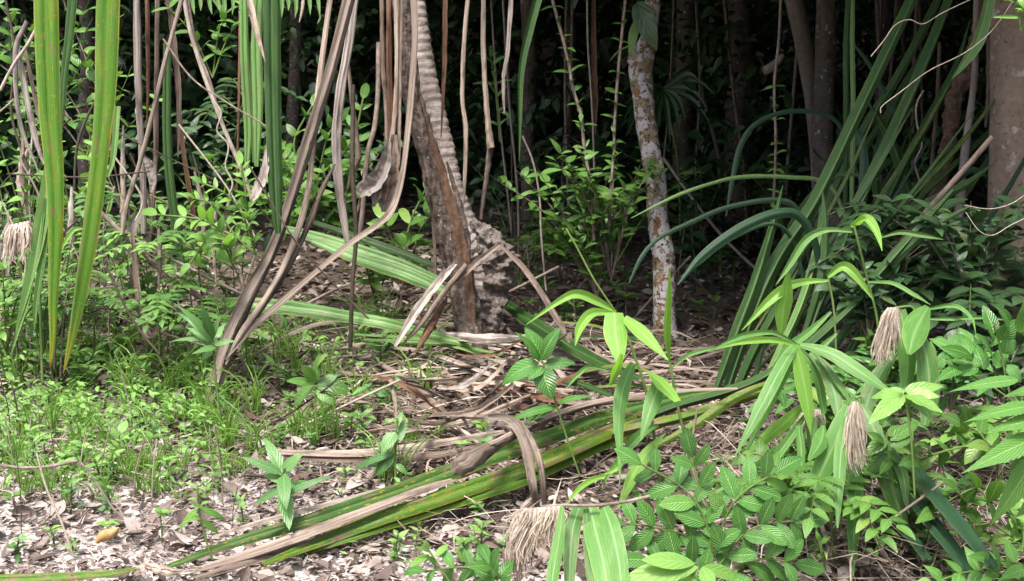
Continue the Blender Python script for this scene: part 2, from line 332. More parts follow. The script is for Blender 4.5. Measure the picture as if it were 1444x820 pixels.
S.cycles.max_bounces = 8; S.cycles.diffuse_bounces = 3; S.cycles.glossy_bounces = 2; S.cycles.transmission_bounces = 3; S.cycles.use_denoising = True
# ---------------------------------------------------------------- ground
def axis(lo, hi, step, far, k=1.35):
    a = list(np.arange(lo, hi + 1e-6, step)); d = step; x = hi
    while x < far: d *= k; x += d; a.append(x)
    d = step; x = lo
    while x > -far: d *= k; x -= d; a.insert(0, x)
    return np.array(a)
ax, ay = axis(-3.5, 3.5, .07, 160), axis(2.5, 12, .07, 160)
gv = np.array([[(x, y, ground(x, y) + .016 * nz(x, y, 7.) + .01 * nz(x, y, 16.)) for x in ax] for y in ay])
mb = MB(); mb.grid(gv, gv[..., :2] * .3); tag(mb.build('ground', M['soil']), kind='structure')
# ---------------------------------------------------------------- helpers that place by picture point and real distance
def depth_list(d, k):
    if isinstance(d, (int, float)): return [d] * k
    if len(d) == 2 and k != 2: return list(np.linspace(d[0], d[1], k))
    return list(d)
def wp(pts, d):                       # picture points + real depths -> world
    return np.array([P(x, y, dd) for (x, y), dd in zip(pts, depth_list(d, len(pts)))])
def wpx(wd, d, k):
    wd = [wd] * k if isinstance(wd, (int, float)) else wd
    if len(wd) != k: wd = np.interp(np.linspace(0, 1, k), np.linspace(0, 1, len(wd)), wd)
    return np.array([a * dd / F for a, dd in zip(wd, depth_list(d, k))])
def on_ground(pts, lift): 
    l = lift if isinstance(lift, (list, tuple)) else [lift] * len(pts)
    l = np.interp(np.linspace(0, 1, len(pts)), np.linspace(0, 1, len(l)), l)
    return [G(x, y, li) for (x, y), li in zip(pts, l)]
def S_(name, label, cat, pts, wd, d, mat, prof='U', group=None, face=(0, -1, .35), twist=0, wob=0., n=30, parent=None):
    mb = MB(); strap(mb, wp(pts, d), wpx(wd, d, len(pts)), prof, n, face, twist, wob)
    if parent is not None: return mb.build(name, M[mat], parent)
    dl = depth_list(d, len(pts)); return tag(mb.build(name, M[mat], origin=P(*pts[-1], dl[-1])), label, cat, group)
def T_(name, label, cat, pts, r, d, mat, group=None, parent=None, n=7):
    mb = MB(); tube(mb, wp(pts, d), wpx(r, d, len(pts)), n, 6 * len(pts))
    if parent is not None: return mb.build(name, M[mat], parent)
    dl = depth_list(d, len(pts)); return tag(mb.build(name, M[mat], origin=P(*pts[-1], dl[-1])), label, cat, group)
# ================================================================ TREES
def tree(name, label, cat, pts, wd, d, mat, group=None, **kw):
    dl = depth_list(d, len(pts)); t = thing(name, label, cat, P(*pts[-1], dl[-1]), group)
    mb = MB(); trunk(mb, wp(pts, d), wpx(wd, d, len(pts)) * .5, **kw); mb.build('trunk', M[mat], t); return t
def part_trunk(t, name, pts, wd, d, mat, **kw):
    mb = MB(); trunk(mb, wp(pts, d), wpx(wd, d, len(pts)) * .5, **kw); return mb.build(name, M[mat], t)
dT = G(680, 500); dS = dT - .25
t = tree('screw_pine_tree', 'pale screw pine trunk with ring scars, curving down to a lumpy mud covered foot', 'tree',
         [(579, -30), (587, 20), (594, 70), (604, 130), (619, 195), (634, 262), (655, 318), (674, 352), (684, 385), (680, 440), (674, 515)],
         [29, 30, 31, 33, 36, 37, 38, 37, 33, 30, 38], dT + .12, 'bark_ring', rings=22., ringamp=.09, rough=.08, seg=220, n=36)
part_trunk(t, 'mud_crust', [(664, 312), (684, 338), (700, 358), (704, 378), (696, 405), (690, 440), (684, 480), (680, 522)], [12, 34, 44, 44, 36, 38, 42, 66], dT + .07, 'mud', rough=.75, fs=17, seg=120, n=48, ridges=7, ridgeamp=.25)
for q, ww in (([(690, 440), (712, 470), (742, 505), (770, 530)], [20, 16, 12, 6]), ([(664, 470), (645, 498), (615, 520)], [22, 16, 6])):
    mb = MB(); trunk(mb, np.array([PG(x, y, .02) for x, y in q]), np.array(ww) * .5 * dT / F, rough=.3, fs=20, seg=24, n=14); mb.build('root', M['mud'], t)
t = tree('dead_tree', 'leaning dead grey trunk with flaking bark and a bare reddish strip', 'tree',
         [(562, -30), (568, 20), (572, 60), (579, 120), (591, 170), (607, 225), (622, 285), (637, 340), (648, 380), (656, 430), (663, 470), (668, 514)],
         [25, 26, 26, 27, 28, 31, 36, 37, 36, 37, 37, 46], dS, 'bark_dead', rough=.2, fs=18, ridges=9, ridgeamp=.14, seg=150, n=44)
mb = MB(); strap(mb, wp([(590, 125), (608, 190), (624, 245), (641, 310), (655, 370), (662, 430), (668, 480)], dS - .065), wpx([1, 5, 11, 15, 16, 11, 3], dS, 7), 'flat', 60, wob=.12); mb.build('bare_wood', M['wood_bare'], t)
mb = MB(); strap(mb, wp([(630, 228), (645, 280), (656, 330), (663, 400), (667, 450)], dS - .03), wpx([3, 11, 14, 10, 4], dS, 5), 'U', 40, face=(.6, -1, 0), wob=.2); mb.build('loose_bark', M['bark_dead'], t)
mb = MB(); strap(mb, wp([(604, 215), (616, 250), (624, 290), (634, 345)], dS - .06), wpx([3, 8, 9, 3], dS, 4), 'U', 30, face=(-.6, -1, 0), wob=.25); mb.build('loose_bark', M['bark_dead'], t)
dM = G(940, 488)
t = tree('mottled_tree', 'slim tree with white and orange mottled bark and two leaves at its top', 'tree',
         [(922, -30), (919, 20), (914, 55), (904, 88), (906, 130), (913, 190), (924, 250), (928, 310), (937, 380), (936, 440), (940, 485), (940, 500)],
         [21, 22, 24, 35, 31, 29, 29, 30, 33, 32, 36, 46], dM, 'bark_mottled', rough=.12, fs=14, seg=110)
part_trunk(t, 'stub', [(906, 92), (895, 87), (885, 84)], [22, 17, 9], dM - .03, 'bark_mottled', rough=.2, seg=14)
mb = MB(); leaf(mb, P(899, 2, dM - .16), P(926, 72, dM - .2), 30 * dM / F, (-.25, -1, .25), 'ovate', wavy=.03, n=16, nc=7); mb.build('leaf', M['leaf_dark'], t)
mb = MB(); leaf(mb, P(901, 25, dM - .10), P(888, 84, dM - .14), 15 * dM / F, (-.5, -1, .1), 'ovate', n=12); mb.build('leaf', M['leaf'], t)
t = tree('smooth_tree', 'thick smooth tan trunk cut by the right edge of the picture', 'tree',
         [(1437, -30), (1436, 60), (1435, 160), (1433, 260), (1431, 360), (1430, 450), (1430, 555)], [76, 75, 74, 75, 77, 80, 90], 5.9, 'bark_smooth', rough=.035, fs=6, seg=100, n=40)
tree('lichen_tree', 'dark straight trunk with white lichen specks behind the tall green blades', 'tree',
     [(1166, -30), (1164, 60), (1162, 130), (1160, 200), (1166, 260), (1180, 320), (1184, 392)], [27, 28, 29, 30, 32, 33, 38], 8.2, 'bark_dark', rough=.1)
tree('grey_tree', 'bare grey leaning trunk touching the lichen specked trunk', 'tree',
     [(1112, -30), (1124, 20), (1134, 70), (1142, 130), (1148, 200), (1154, 290), (1158, 372)], [26, 25, 24, 18, 15, 16, 18], 8.9, 'bark_grey', rough=.05)
tree('shaggy_tree', 'rough reddish brown crooked stem with shreds of bark near the right trunk', 'tree',
     [(1385, -30), (1380, 40), (1366, 90), (1348, 130), (1340, 170), (1336, 210), (1322, 260), (1316, 330), (1312, 440)], [14, 16, 20, 22, 21, 20, 22, 22, 26], 6.5, 'bark_red', rough=.5, fs=22, seg=160)
tree('thin_grey_tree', 'thin pale grey stem standing just left of the thick right trunk', 'tree',
     [(1378, -30), (1376, 60), (1373, 120), (1364, 190), (1357, 250), (1352, 310), (1346, 370), (1342, 460)], [9, 9, 9, 11, 12, 13, 10, 12], 6.1, 'bark_grey', rough=.15)
for x0, x1, ww, dd, lb in ((741, 748, 22, 11.5, 'dim far trunk in the shade left of the mottled tree'), (966, 962, 26, 11, 'dim far trunk in the shade just right of the mottled tree'),
                           (1042, 1040, 34, 12, 'broad dim trunk deep in the shade midway between two trees'), (801, 806, 13, 12.5, 'slim dim trunk behind the leafy vines'),
                           (1240, 1246, 20, 10.5, 'dim trunk deep behind the two tall green blades'), (418, 410, 18, 11, 'dim trunk in the dark gap behind the hanging straps'),
                           (118, 124, 20, 10.5, 'dim trunk behind the spotted hanging blades')):
    y = 300; 
    tree('shaded_tree', lb, 'tree', [(x0, -60), ((x0 + x1) / 2 + 3, 80), ((x0 + x1) / 2 - 2, 190), (x1, 300 if dd > 11 else 330), (x1, 360)], [ww, ww, ww, ww * 1.1, ww * 1.3], dd, 'bark_dark', rough=.08, group='dim trunks deep in the shade')
# ---- leafy climbers and bare vines
def lvs_along(mb, pts3, n, L, Wd, dirs='alt', kind='ovate', spread=.9, up=.1, t0=.1, jit=.25):
    c = cr(pts3, 60)
    for i in range(n):
        t = t0 + (1 - t0) * (i + .5 * rnd.random()) / n; b = c[min(59, int(t * 59))]
        ph = i * 1.9 + rnd.uniform(-.5, .5)
        for sgn in ((-1, 1) if dirs == 'opp' else ((-1) ** i,)):
            a = 0; v = nrm((sgn * spread * math.cos(ph) + rnd.gauss(0, .2), sgn * spread * math.sin(ph) - .1 + rnd.gauss(0, .2), up + rnd.gauss(0, jit * 1.4))); l = L * rnd.uniform(.5, 1.2)
            leaf(mb, b, b + v * l, Wd * rnd.uniform(.8, 1.15) * l / L, (rnd.uniform(-.3, .3), -.5, 1), kind, droop=rnd.uniform(.05, .3))
def climber(label, pts, r, d, n, L, Wd, mat='leaf', opp=True, t0=.1, cat='vine'):
    dl = depth_list(d, len(pts)); t = thing('leafy_vine', label, cat, P(*pts[-1], dl[-1])); p3 = wp(pts, d)
    mb = MB(); tube(mb, p3, r * dl[0] / F, 7, 40); mb.build('stem', M['twig'], t)
    mb = MB(); lvs_along(mb, p3, n, L * dl[0] / F, Wd * dl[0] / F, 'opp' if opp else 'alt', t0=t0); mb.build('foliage', M[mat], t); return t
climber('slanting leafy vine in the dark gap left of the mottled tree', [(774, -20), (787, 30), (800, 80), (808, 125), (820, 165), (824, 210), (834, 270), (838, 340)], 2.4, 7.0, 18, 22, 8, 'leaf')
climber('upright leafy vine close on the left of the mottled tree', [(884, -20), (878, 40), (872, 100), (867, 170), (866, 215), (862, 260), (858, 330)], 2.2, 7.0, 18, 20, 8, 'leaf')
climber('leafy vine strand in front of the dark trunk right of the gap', [(1102, -20), (1098, 60), (1092, 120), (1094, 190), (1093, 240), (1090, 300)], 2.0, 6.6, 12, 18, 9, 'leaf_bright', t0=.4)
VINES = [('thin tendril winding round the grey woody vines in the left thicket', [(300, 140), (312, 160), (306, 185), (322, 205), (318, 235), (328, 258), (322, 278)], 1.3, 5.95, 'twig_pale'),
 ('second grey woody vine running beside the thick slanting one at left', [(262, -20), (275, 60), (294, 110), (308, 160), (318, 185), (335, 225), (352, 268)], 2.6, 6.03, 'twig'),
 ('pale thin vine hanging left of the upright leafy vine', [(828, -20), (829, 60), (833, 120), (836, 175), (838, 240)], 1.4, 7.8, 'twig_pale'),
 ('thick grey woody vine slanting across the left thicket', [(257, -20), (266, 35), (282, 90), (303, 148), (322, 196), (345, 250), (356, 285)], 3.0, 6.0, 'twig_pale'),
 ('thin pale stem curling down to the leaf litter right of the ringed trunk', [(737, 192), (752, 230), (761, 280), (763, 330), (770, 410)], 1.5, 7.4, 'twig_pale'),
 ('white bare twig arching across the two tall green blades', [(1372, -2), (1330, 18), (1302, 34), (1282, 28), (1262, 36), (1246, 58), (1228, 80)], 0.7, 5.0, 'twig_pale'),
 ('long pale twig slanting down from the right trunk across the blades', [(1436, -10), (1400, 42), (1360, 75), (1310, 100), (1270, 130), (1244, 150), (1242, 160)], 0.7, 5.0, 'twig_pale'),
 ('bleached twig leaning low over the dark forest floor', [(935, 222), (980, 285), (1020, 335), (1068, 382)], 2.2, 8.6, 'twig_pale'),
 ('wiry looping tendril beside the rough red stem', [(1302, 128), (1292, 150), (1294, 180), (1300, 205), (1290, 230), (1296, 260), (1282, 285)], 1.4, 6.3, 'twig_pale'),
 ('thin wiry tendril in front of the smooth right trunk', [(1450, 272), (1425, 288), (1395, 295), (1360, 290)], 0.65, 4.7, 'twig_pale'),
 ('second wiry tendril lower on the smooth right trunk', [(1452, 305), (1425, 318), (1400, 332), (1380, 325), (1362, 300)], 0.65, 4.7, 'twig_pale'),
 ('thin dark stick slanting over the bent brown straps', [(352, 235), (385, 290), (420, 345), (470, 400), (520, 450)], 1.3, 5.6, 'twig_dark'),
 ('grey branch fallen aslant among left weeds', [(142, 300), (190, 345), (240, 395), (300, 430), (350, 475)], 3.4, 6.3, 'twig'),
 ('second fallen branch crossing under the fern like fronds', [(150, 320), (205, 345), (270, 380), (330, 410), (400, 440)], 2.4, 6.5, 'twig'),
 ('slender brown twig crossing the hanging green blades', [(230, 55), (270, 110), (320, 145), (370, 175), (400, 200)], 1.3, 5.8, 'twig'),
 ('curved twig at the far left behind the first hanging blade', [(150, 375), (175, 430), (200, 470), (225, 500)], 1.7, 5.6, 'twig_dark'),
 ('upright bare stick standing left of the flaking dead trunk', [(498, 120), (497, 240), (502, 330), (497, 400), (494, 490)], 3.2, 6.2, 'twig_dark'),
 ('mottled crooked stick hanging beside the clustered straps', [(534, 60), (533, 130), (528, 180), (518, 220), (511, 300), (506, 340)], 3.6, 6.35, 'twig'),
 ('long thin green twig rising from the broad reed leaves', [(798, 322), (815, 352), (838, 395), (868, 440)], 1.5, 4.5, 'stem'),
 ('pale bare twig lying in front of the tan straps', [(612, 810), (650, 785), (690, 765), (730, 760)], 2.2, 4.1, 'twig_pale'),
 ('crooked twig standing in the litter at the lower left', [(52, 640), (66, 690), (88, 740), (105, 790)], 1.7, 3.95, 'twig_pale'),
 ('horizontal twig across the litter at the far left', [(-8, 655), (30, 660), (70, 658), (110, 650)], 2.4, 4.4, 'twig'),
 ('drooping twig arching from the weeds into the litter', [(112, 650), (135, 680), (160, 718), (178, 735)], 1.5, 4.3, 'twig'),
 ('forked grey stick by the dark base of the pinnate shrub', [(1010, 745), (985, 690), (975, 640), (983, 578)], 1.8, 4.2, 'twig'),
 ('lichen grey branch under the broad drooping reed leaves', [(1180, 820), (1200, 770), (1232, 720), (1262, 690)], 7.5, 3.9, 'twig'),
 ('thin forked twig crossing before the dark fallen blades', [(1170, 775), (1225, 755), (1275, 720), (1338, 675)], 2.0, 3.7, 'twig'),
 ('thin twig in the lower right thicket behind the serrated leaves', [(1300, 668), (1350, 640), (1400, 600), (1450, 575)], 2.0, 4.2, 'twig_dark'),
 ('dark vine climbing at the far left edge', [(8, 0), (22, 80), (16, 160), (40, 240)], 2.0, 6.6, 'twig_dark'),
 ('pale forked twig at the top left corner', [(60, 20), (42, 58), (20, 90), (0, 128)], 2.4, 6.2, 'twig_pale')]
for lb, pts, r, d, mt in VINES:
    T_('woody_vine' if 'vine' in lb or 'tendril' in lb else 'dry_twig', lb, 'vine' if 'vine' in lb or 'tendril' in lb else 'twig', pts, r, d, mt)
T_('broken_branch', 'pale round broken end of a branch sticking out of the shade', 'branch', [(1104, 78), (1095, 88), (1084, 97), (1077, 101)], [3, 5, 6.5, 6], 8.0, 'twig_pale', n=12)
# ================================================================ HANGING DEAD LEAVES
HG = 'dead strap leaves hanging from above'
HANG = [
 ('widest pale tan strap hanging straight in the left thicket', [(193, -20), (194, 80), (197, 165), (201, 240), (203, 330)], [12, 13, 12, 12, 10], 6.6, 'dry_grey', 'U'),
 ('narrow dark strap hanging just right of the widest left one', [(207, -20), (209, 100), (207, 180)], [8, 7, 3], 6.7, 'dry_red', 'U'),
 ('dark strap hanging second right of the widest left one', [(222, -20), (221, 120), (219, 240), (215, 300)], [8, 9, 9, 6], 6.8, 'dry_brown', 'U'),
 ('short brown strap ending in a point behind the tan stalk', [(237, -20), (245, 60), (252, 130), (251, 222)], [7, 9, 9, 2], 6.65, 'dry_brown', 'V'),
 ('reddish strap sweeping right towards the pinnate fronds', [(232, -20), (246, 60), (256, 190), (273, 300), (282, 345)], [6, 7, 7, 7, 5], 6.9, 'dry_red', 'V'),
 ('tan stalk slanting from upper right down to the left', [(262, -20), (232, 90), (203, 210), (180, 285), (172, 330)], [8, 8, 8, 9, 8], 5.9, 'dry_tan', 'U'),
 ('grey shrivelled strap leftmost of the far left bundle', [(38, 30), (22, 75), (28, 170), (55, 245)], [7, 9, 8, 3], 6.3, 'dry_grey', 'U'),
 ('middle grey strap of the far left shrivelled bundle', [(24, 60), (40, 150), (50, 195), (62, 232)], [8, 11, 10, 5], 6.35, 'dry_grey', 'U'),
 ('right grey strap of the far left shrivelled bundle', [(36, 70), (52, 150), (66, 205)], [6, 7, 5], 6.4, 'dry_brown', 'U'),
 ('tan pointed tip hanging in front of the dark green blade', [(348, -20), (360, 40), (374, 88)], [10, 10, 1], 5.6, 'dry_tan', 'V'),
 ('thin dark strap hanging behind the pale green blades', [(339, -20), (337, 150), (334, 270)], [5, 5, 4], 6.9, 'dry_red', 'U'),
 ('long tan strap slanting from the top down to the ground at left', [(494, -20), (466, 90), (432, 200), (405, 290), (378, 360), (345, 420), (318, 480), (302, 540), (287, 604)], [12, 12, 12, 11, 13, 14, 14, 14, 9], (6.2, 5.45), 'dry_tan', 'V'),
 ('second slanting strap, brown, running beside the long tan one', [(503, -20), (474, 90), (441, 200), (412, 290), (386, 360), (352, 430), (330, 485), (316, 535)], [7, 7, 7, 7, 9, 9, 10, 5], (6.25, 5.6), 'dry_brown', 'U'),
 ('tan strap in the slanting bunch that drops almost straight before bending left', [(468, -20), (456, 70), (447, 150), (438, 240), (428, 300), (405, 365), (375, 420), (340, 470), (318, 515)], [9, 10, 10, 10, 11, 11, 11, 10, 5], (6.3, 5.6), 'dry_tan', 'U'),
 ('dark brown short strap lowest in the slanting bunch', [(472, 232), (452, 272), (438, 310), (410, 370), (372, 430), (335, 480), (315, 530), (300, 578)], [4, 9, 10, 11, 11, 11, 10, 5], (6.2, 5.5), 'dry_brown', 'U'),
 ('broad pale grey strap hanging straight with a ragged lower end', [(502, -20), (492, 60), (480, 130), (474, 200), (478, 260), (488, 330), (493, 348)], [13, 14, 15, 14, 14, 10, 6], 6.3, 'dry_grey', 'W'),
 ('brown strap with a hooked end just right of the pale grey one', [(488, 60), (497, 150), (505, 212), (503, 228), (496, 246), (490, 268)], [5, 8, 9, 11, 9, 3], 6.4, 'dry_brown', 'U'),
 ('outer left strap of the cluster beside the dead trunk', [(538, -20), (540, 90), (544, 150), (546, 215)], [8, 8, 7, 7], 6.3, 'dry_brown', 'U'),
 ('dark wide strap in the middle of the cluster beside the dead trunk', [(548, -20), (549, 100), (553, 200), (556, 240)], [9, 11, 12, 12], 6.4, 'dry_red', 'U'),
 ('orange tan strap in front of the cluster beside the dead trunk', [(558, -20), (560, 80), (557, 160), (549, 222)], [9, 9, 9, 9], 6.25, 'dry_tan', 'U'),
 ('thin straight tan strap on the right of the cluster by the dead trunk', [(565, -20), (563, 120), (561, 225)], [5, 6, 8], 6.22, 'dry_tan', 'V'),
 ('long pinkish tan strap that hangs beside the dead trunk then bends left to the ground', [(583, -20), (586, 60), (580, 140), (572, 220), (562, 272), (551, 300), (532, 318), (500, 340), (460, 372), (400, 424), (350, 470), (316, 508)], [11, 11, 11, 10, 11, 13, 12, 11, 11, 12, 11, 6], [6.15, 6.15, 6.15, 6.1, 6.05, 6.0, 6.0, 5.95, 5.9, 5.8, 5.7, 5.6], 'dry_tan', 'V'),
 ('dark strap with a pale edge hanging in front of the ringed trunk', [(628, -20), (627, 90), (622, 195)], [8, 7, 2], 6.4, 'dry_red', 'V'),
 ('jointed tan strap hanging just right of the ringed trunk', [(661, -20), (654, 70), (652, 140), (657, 182), (656, 240), (653, 295)], [8, 8, 8, 9, 7, 2], 6.7, 'dry_tan', 'U'),
 ('tan strap with a swollen folded end right of the jointed one', [(682, -20), (682, 80), (687, 160), (692, 209)], [8, 9, 10, 13], 6.8, 'dry_tan', 'U'),
 ('dark lower piece hanging below the swollen folded strap', [(692, 205), (686, 250), (678, 310)], [11, 9, 6], 6.85, 'dry_brown', 'U'),
 ('short pale strap hanging alone against the dark, right of the trunk', [(722, -20), (716, 70), (710, 110), (711, 160)], [8, 7, 6, 3], 6.6, 'dry_grey', 'W'),
 ('red brown strap hanging among the leafy vines', [(837, -20), (838, 80), (840, 140), (839, 190)], [6, 9, 8, 3], 7.5, 'dry_red', 'V'),
 ('thin grey strap behind the dead trunk reaching the litter', [(604, 240), (612, 330), (614, 420), (613, 470)], [6, 6, 6, 4], 6.9, 'dry_brown', 'U'),
 ('short dry strap hanging at the top, far left of the cluster', [(428, -20), (427, 10), (422, 32)], [7, 6, 2], 6.0, 'dry_tan', 'U'),
 ('brown strap hanging behind the rough red stem', [(1325, 60), (1321, 150), (1314, 230), (1310, 300)], [6, 7, 7, 5], 6.9, 'dry_brown', 'U'),
 ('thin brown strap between the rough stem and the smooth trunk', [(1393, 40), (1394, 120), (1390, 180)], [7, 8, 5], 6.3, 'dry_brown', 'U'),
]
for lb, pts, wd, d, mt, pr in HANG:
    S_('hanging_dead_leaf', lb, 'dead leaf', pts, wd, d, mt, pr, HG, wob=.10, twist=rnd.uniform(-25, 25), n=44, face=(rnd.uniform(-.3, .3), -1, .2))
for lb, pts, wd, d, mt in (
 ('curled lilac grey dead leaf flap at the end of the strap cluster', [(549, 200), (543, 230), (530, 256), (512, 270), (508, 278)], [6, 20, 30, 24, 4], 6.15, 'dry_grey'),
 ('broad brown cupped dead leaf at the end of the strap cluster', [(556, 190), (553, 230), (548, 265), (543, 300)], [8, 24, 32, 12], 6.2, 'dry_brown'),
 ('small crumpled dead leaf dangling under the cupped one', [(536, 255), (532, 275), (527, 292)], [8, 16, 4], 6.18, 'dry_grey'),
 ('grey curled leaf flap on the widest left strap', [(203, 222), (212, 235), (216, 255), (213, 272)], [6, 15, 13, 4], 6.5, 'dry_grey'),
 ('pale curled leaf tip beside the dark green blade', [(377, 200), (374, 240), (364, 268), (356, 284)], [3, 14, 18, 5], 5.7, 'dry_grey'),
 ('dark curled leaf end at the foot of the left hanging strap', [(187, 330), (193, 400), (200, 440), (212, 470), (222, 455)], [6, 9, 11, 16, 4], 6.1, 'dry_brown'),
 ('shredded grey leaf bundle standing in the left weeds', [(195, 300), (186, 330), (188, 380), (192, 430)], [12, 16, 12, 8], 6.3, 'dry_grey')):
    S_('curled_dead_leaf', lb, 'dead leaf', pts, wd, d, mt, 'V', None, wob=.12, twist=rnd.uniform(-15, 15), n=26)
# ================================================================ HANGING GREEN BLADES
for lb, pts, wd, d, mt, pr in (
 ('broad green hanging blade with yellow edge, leftmost of the two near ones', [(64, -30), (66, 60), (70, 160), (77, 250), (78, 330), (75, 420), (74, 480), (71, 520)], [33, 33, 29, 25, 20, 13, 8, 2], 3.6, 'strap_yel', 'M'),
 ('yellow spotted hanging blade, right of the two near ones', [(153, -30), (150, 60), (148, 130), (140, 220), (128, 320), (112, 420), (98, 490), (89, 528)], [34, 33, 30, 25, 24, 18, 9, 1], 3.7, 'strap_yel', 'M'),
 ('dark green blade hanging behind the first near one', [(104, -30), (97, 50), (90, 110), (86, 190)], [16, 14, 11, 4], 4.6, 'strap', 'M'),
 ('tall dark green blade hanging straight left of the slanting straps', [(383, -30), (384, 80), (386, 180), (389, 270), (392, 330)], [23, 24, 22, 19, 8], 5.7, 'strap', 'M'),
 ('pale green blade hanging beside the tall dark one', [(366, -20), (362, 60), (364, 150), (362, 235)], [14, 15, 14, 6], 6.3, 'strap_pale', 'M'),
 ('second pale green blade further left of the tall dark one', [(343, -20), (345, 90), (350, 180), (348, 240)], [11, 12, 12, 6], 6.5, 'strap_pale', 'M'),
 ('narrow pale blade between the two pale hanging ones', [(355, 60), (356, 150), (357, 230)], [6, 7, 2], 6.6, 'strap_pale', 'V'),
 ('green blade hanging low in the left thicket behind the tan stalk', [(236, 60), (235, 170), (238, 240), (248, 320), (257, 372)], [11, 12, 12, 13, 8], 6.6, 'strap', 'M'),
 ('slim green blade behind the yellow spotted blade', [(166, 150), (160, 220), (152, 250)], [10, 9, 4], 5.6, 'strap_pale', 'V'),
 ('narrow green blade with thin drooping tip right of the trunk', [(766, -30), (747, 40), (735, 100), (733, 180), (732, 228)], [14, 13, 10, 5, 1], 5.9, 'strap', 'V'),
 ('pale bluish blade hanging beside the smooth right trunk', [(1399, -20), (1382, 50), (1362, 85), (1342, 112)], [17, 20, 14, 1], 5.5, 'strap_pale', 'V')):
    S_('hanging_green_blade', lb, 'leaf', pts, wd, d, mt, pr, None, n=50, wob=.02, twist=rnd.uniform(-15, 15), face=(.1, -1, .1))
t = thing('palm_frond', 'pale fringe of pointed leaflets hanging at the top left', 'palm frond', P(310, -15, 6.2))
mb = MB()
for x in (272, 283, 296, 308, 317, 329, 398, 407, 418, 437, 449):
    strap(mb, wp([(x - 3, -30), (x, rnd.uniform(0, 8)), (x + rnd.uniform(-3, 3), rnd.uniform(14, 27))], 6.2), wpx([6, 6, .5], 6.2, 3), 'V', 8)
mb.build('foliage', M['strap_pale'], t)
mb = MB(); tube(mb, wp([(262, -34), (360, -30), (455, -34)], 6.2), .012, 7, 12); mb.build('rachis', M['stem'], t)
# ================================================================ FALLEN LEAVES
FG = 'long strap leaves fallen across the forest floor'
def fallen(label, pts, wd, lift, mat, prof='M', twist=0, wob=.05, group=FG, n=40, face=(0, -.75, 1)):
    return S_('fallen_leaf', label, 'fallen leaf', pts, wd, on_ground(pts, lift), mat, prof, group, face, twist, wob, n)
fallen('long dark green blade, topmost of the fallen bundle in the foreground', [(229, 802), (330, 765), (440, 732), (560, 692), (660, 655), (760, 620), (860, 584), (960, 560), (1050, 545)], [8, 17, 24, 28, 30, 28, 25, 22, 18], [.05, .13, .18, .20, .20], 'strap_mid')
fallen('bare tan strip lying in the foreground bundle below the dark blade', [(268, 806), (360, 777), (430, 752), (520, 718), (590, 692), (650, 670), (700, 650)], [8, 17, 18, 16, 14, 12, 8], [.06, .14, .17], 'dry_tan', 'A')
fallen('yellow green blade in the middle of the foreground bundle', [(370, 796), (450, 763), (540, 729), (620, 702), (700, 674), (780, 643), (860, 606), (900, 590)], [8, 20, 24, 26, 27, 26, 24, 16], [.06, .13, .16], 'strap_lime')
fallen('lowest lime blade of the foreground bundle with reddish edge', [(420, 782), (540, 742), (640, 708), (740, 674), (860, 622), (930, 598)], [8, 18, 21, 22, 20, 14], [.05, .10, .12], 'strap_yel')
fallen('brown strip underneath the near end of the foreground bundle', [(275, 816), (340, 795), (400, 776), (470, 752)], [10, 14, 15, 10], .07, 'dry_brown', 'A')
fallen('cream dry edge strip above the dark foreground blade', [(300, 758), (360, 738), (450, 714), (545, 688)], [4, 8, 9, 4], .16, 'fibre', 'flat')
fallen('green blade end at the bottom left corner', [(-30, 818), (40, 816), (110, 812), (160, 808), (200, 800)], [18, 18, 15, 11, 5], .08, 'strap_lime')
fallen('ragged dry tail beside the green end at bottom left', [(185, 802), (215, 800), (245, 806), (285, 800)], [6, 15, 13, 4], .08, 'dry_tan', 'W', wob=.3)
fallen('upper brown strip lying behind the foreground bundle', [(395, 637), (480, 639), (540, 635), (620, 624), (690, 612), (722, 606)], [9, 13, 14, 13, 11, 5], .11, 'dry_tan', 'A')
fallen('lower brown strip lying behind the foreground bundle', [(400, 644), (480, 648), (545, 646), (620, 640), (690, 626), (720, 616)], [7, 10, 12, 12, 10, 4], .09, 'dry_brown', 'A')
fallen('brown curled leaf with a ragged flap lying on the foreground bundle', [(637, 668), (650, 660), (672, 645), (706, 624), (760, 597), (830, 572), (905, 564)], [10, 32, 32, 17, 11, 10, 5], [.24, .27, .27, .25], 'dry_brown', 'U', wob=.16)
fallen('thin brown strap lying on top of the curled ragged leaf', [(690, 626), (760, 592), (840, 566), (940, 552), (1040, 548)], [6, 8, 8, 7, 4], .29, 'dry_tan', 'A')
fallen('pale green blade lying crosswise left of the trunks, nearest of three', [(314, 424), (345, 428), (400, 432), (470, 442), (540, 455), (600, 470), (665, 486)], [16, 27, 27, 24, 22, 19, 12], [.42, .36, .28, .16], 'strap_pale')
S_('fallen_leaf', 'pale green blade lying behind the leaf stubs, middle of three', 'fallen leaf', [(400, 322), (450, 335), (520, 357), (570, 375), (622, 396)], [14, 22, 25, 24, 14], (6.9, 6.7), 'strap_pale', 'M', FG, (0, -.75, 1), 0, .04, 40)
S_('fallen_leaf', 'green blade close to the dead trunk, right of three', 'fallen leaf', [(440, 340), (505, 364), (570, 385), (632, 412)], [8, 22, 26, 18], (6.75, 6.6), 'strap_pale', 'M', FG, (0, -.75, 1), 0, .04, 40)
S_('fallen_leaf', 'dark green blade farthest behind the leaf stubs', 'fallen leaf', [(415, 304), (500, 333), (560, 354), (612, 374)], [8, 13, 14, 9], (7.1, 6.9), 'strap', 'M', FG, (0, -.75, 1), 0, .04, 40)
fallen('arched tan strap lying below the pale green crosswise blade', [(330, 520), (365, 497), (400, 476), (440, 459), (490, 451), (560, 452), (640, 457)], [4, 7, 8, 8, 7, 8, 6], [.06, .2, .2], 'dry_tan', 'A')
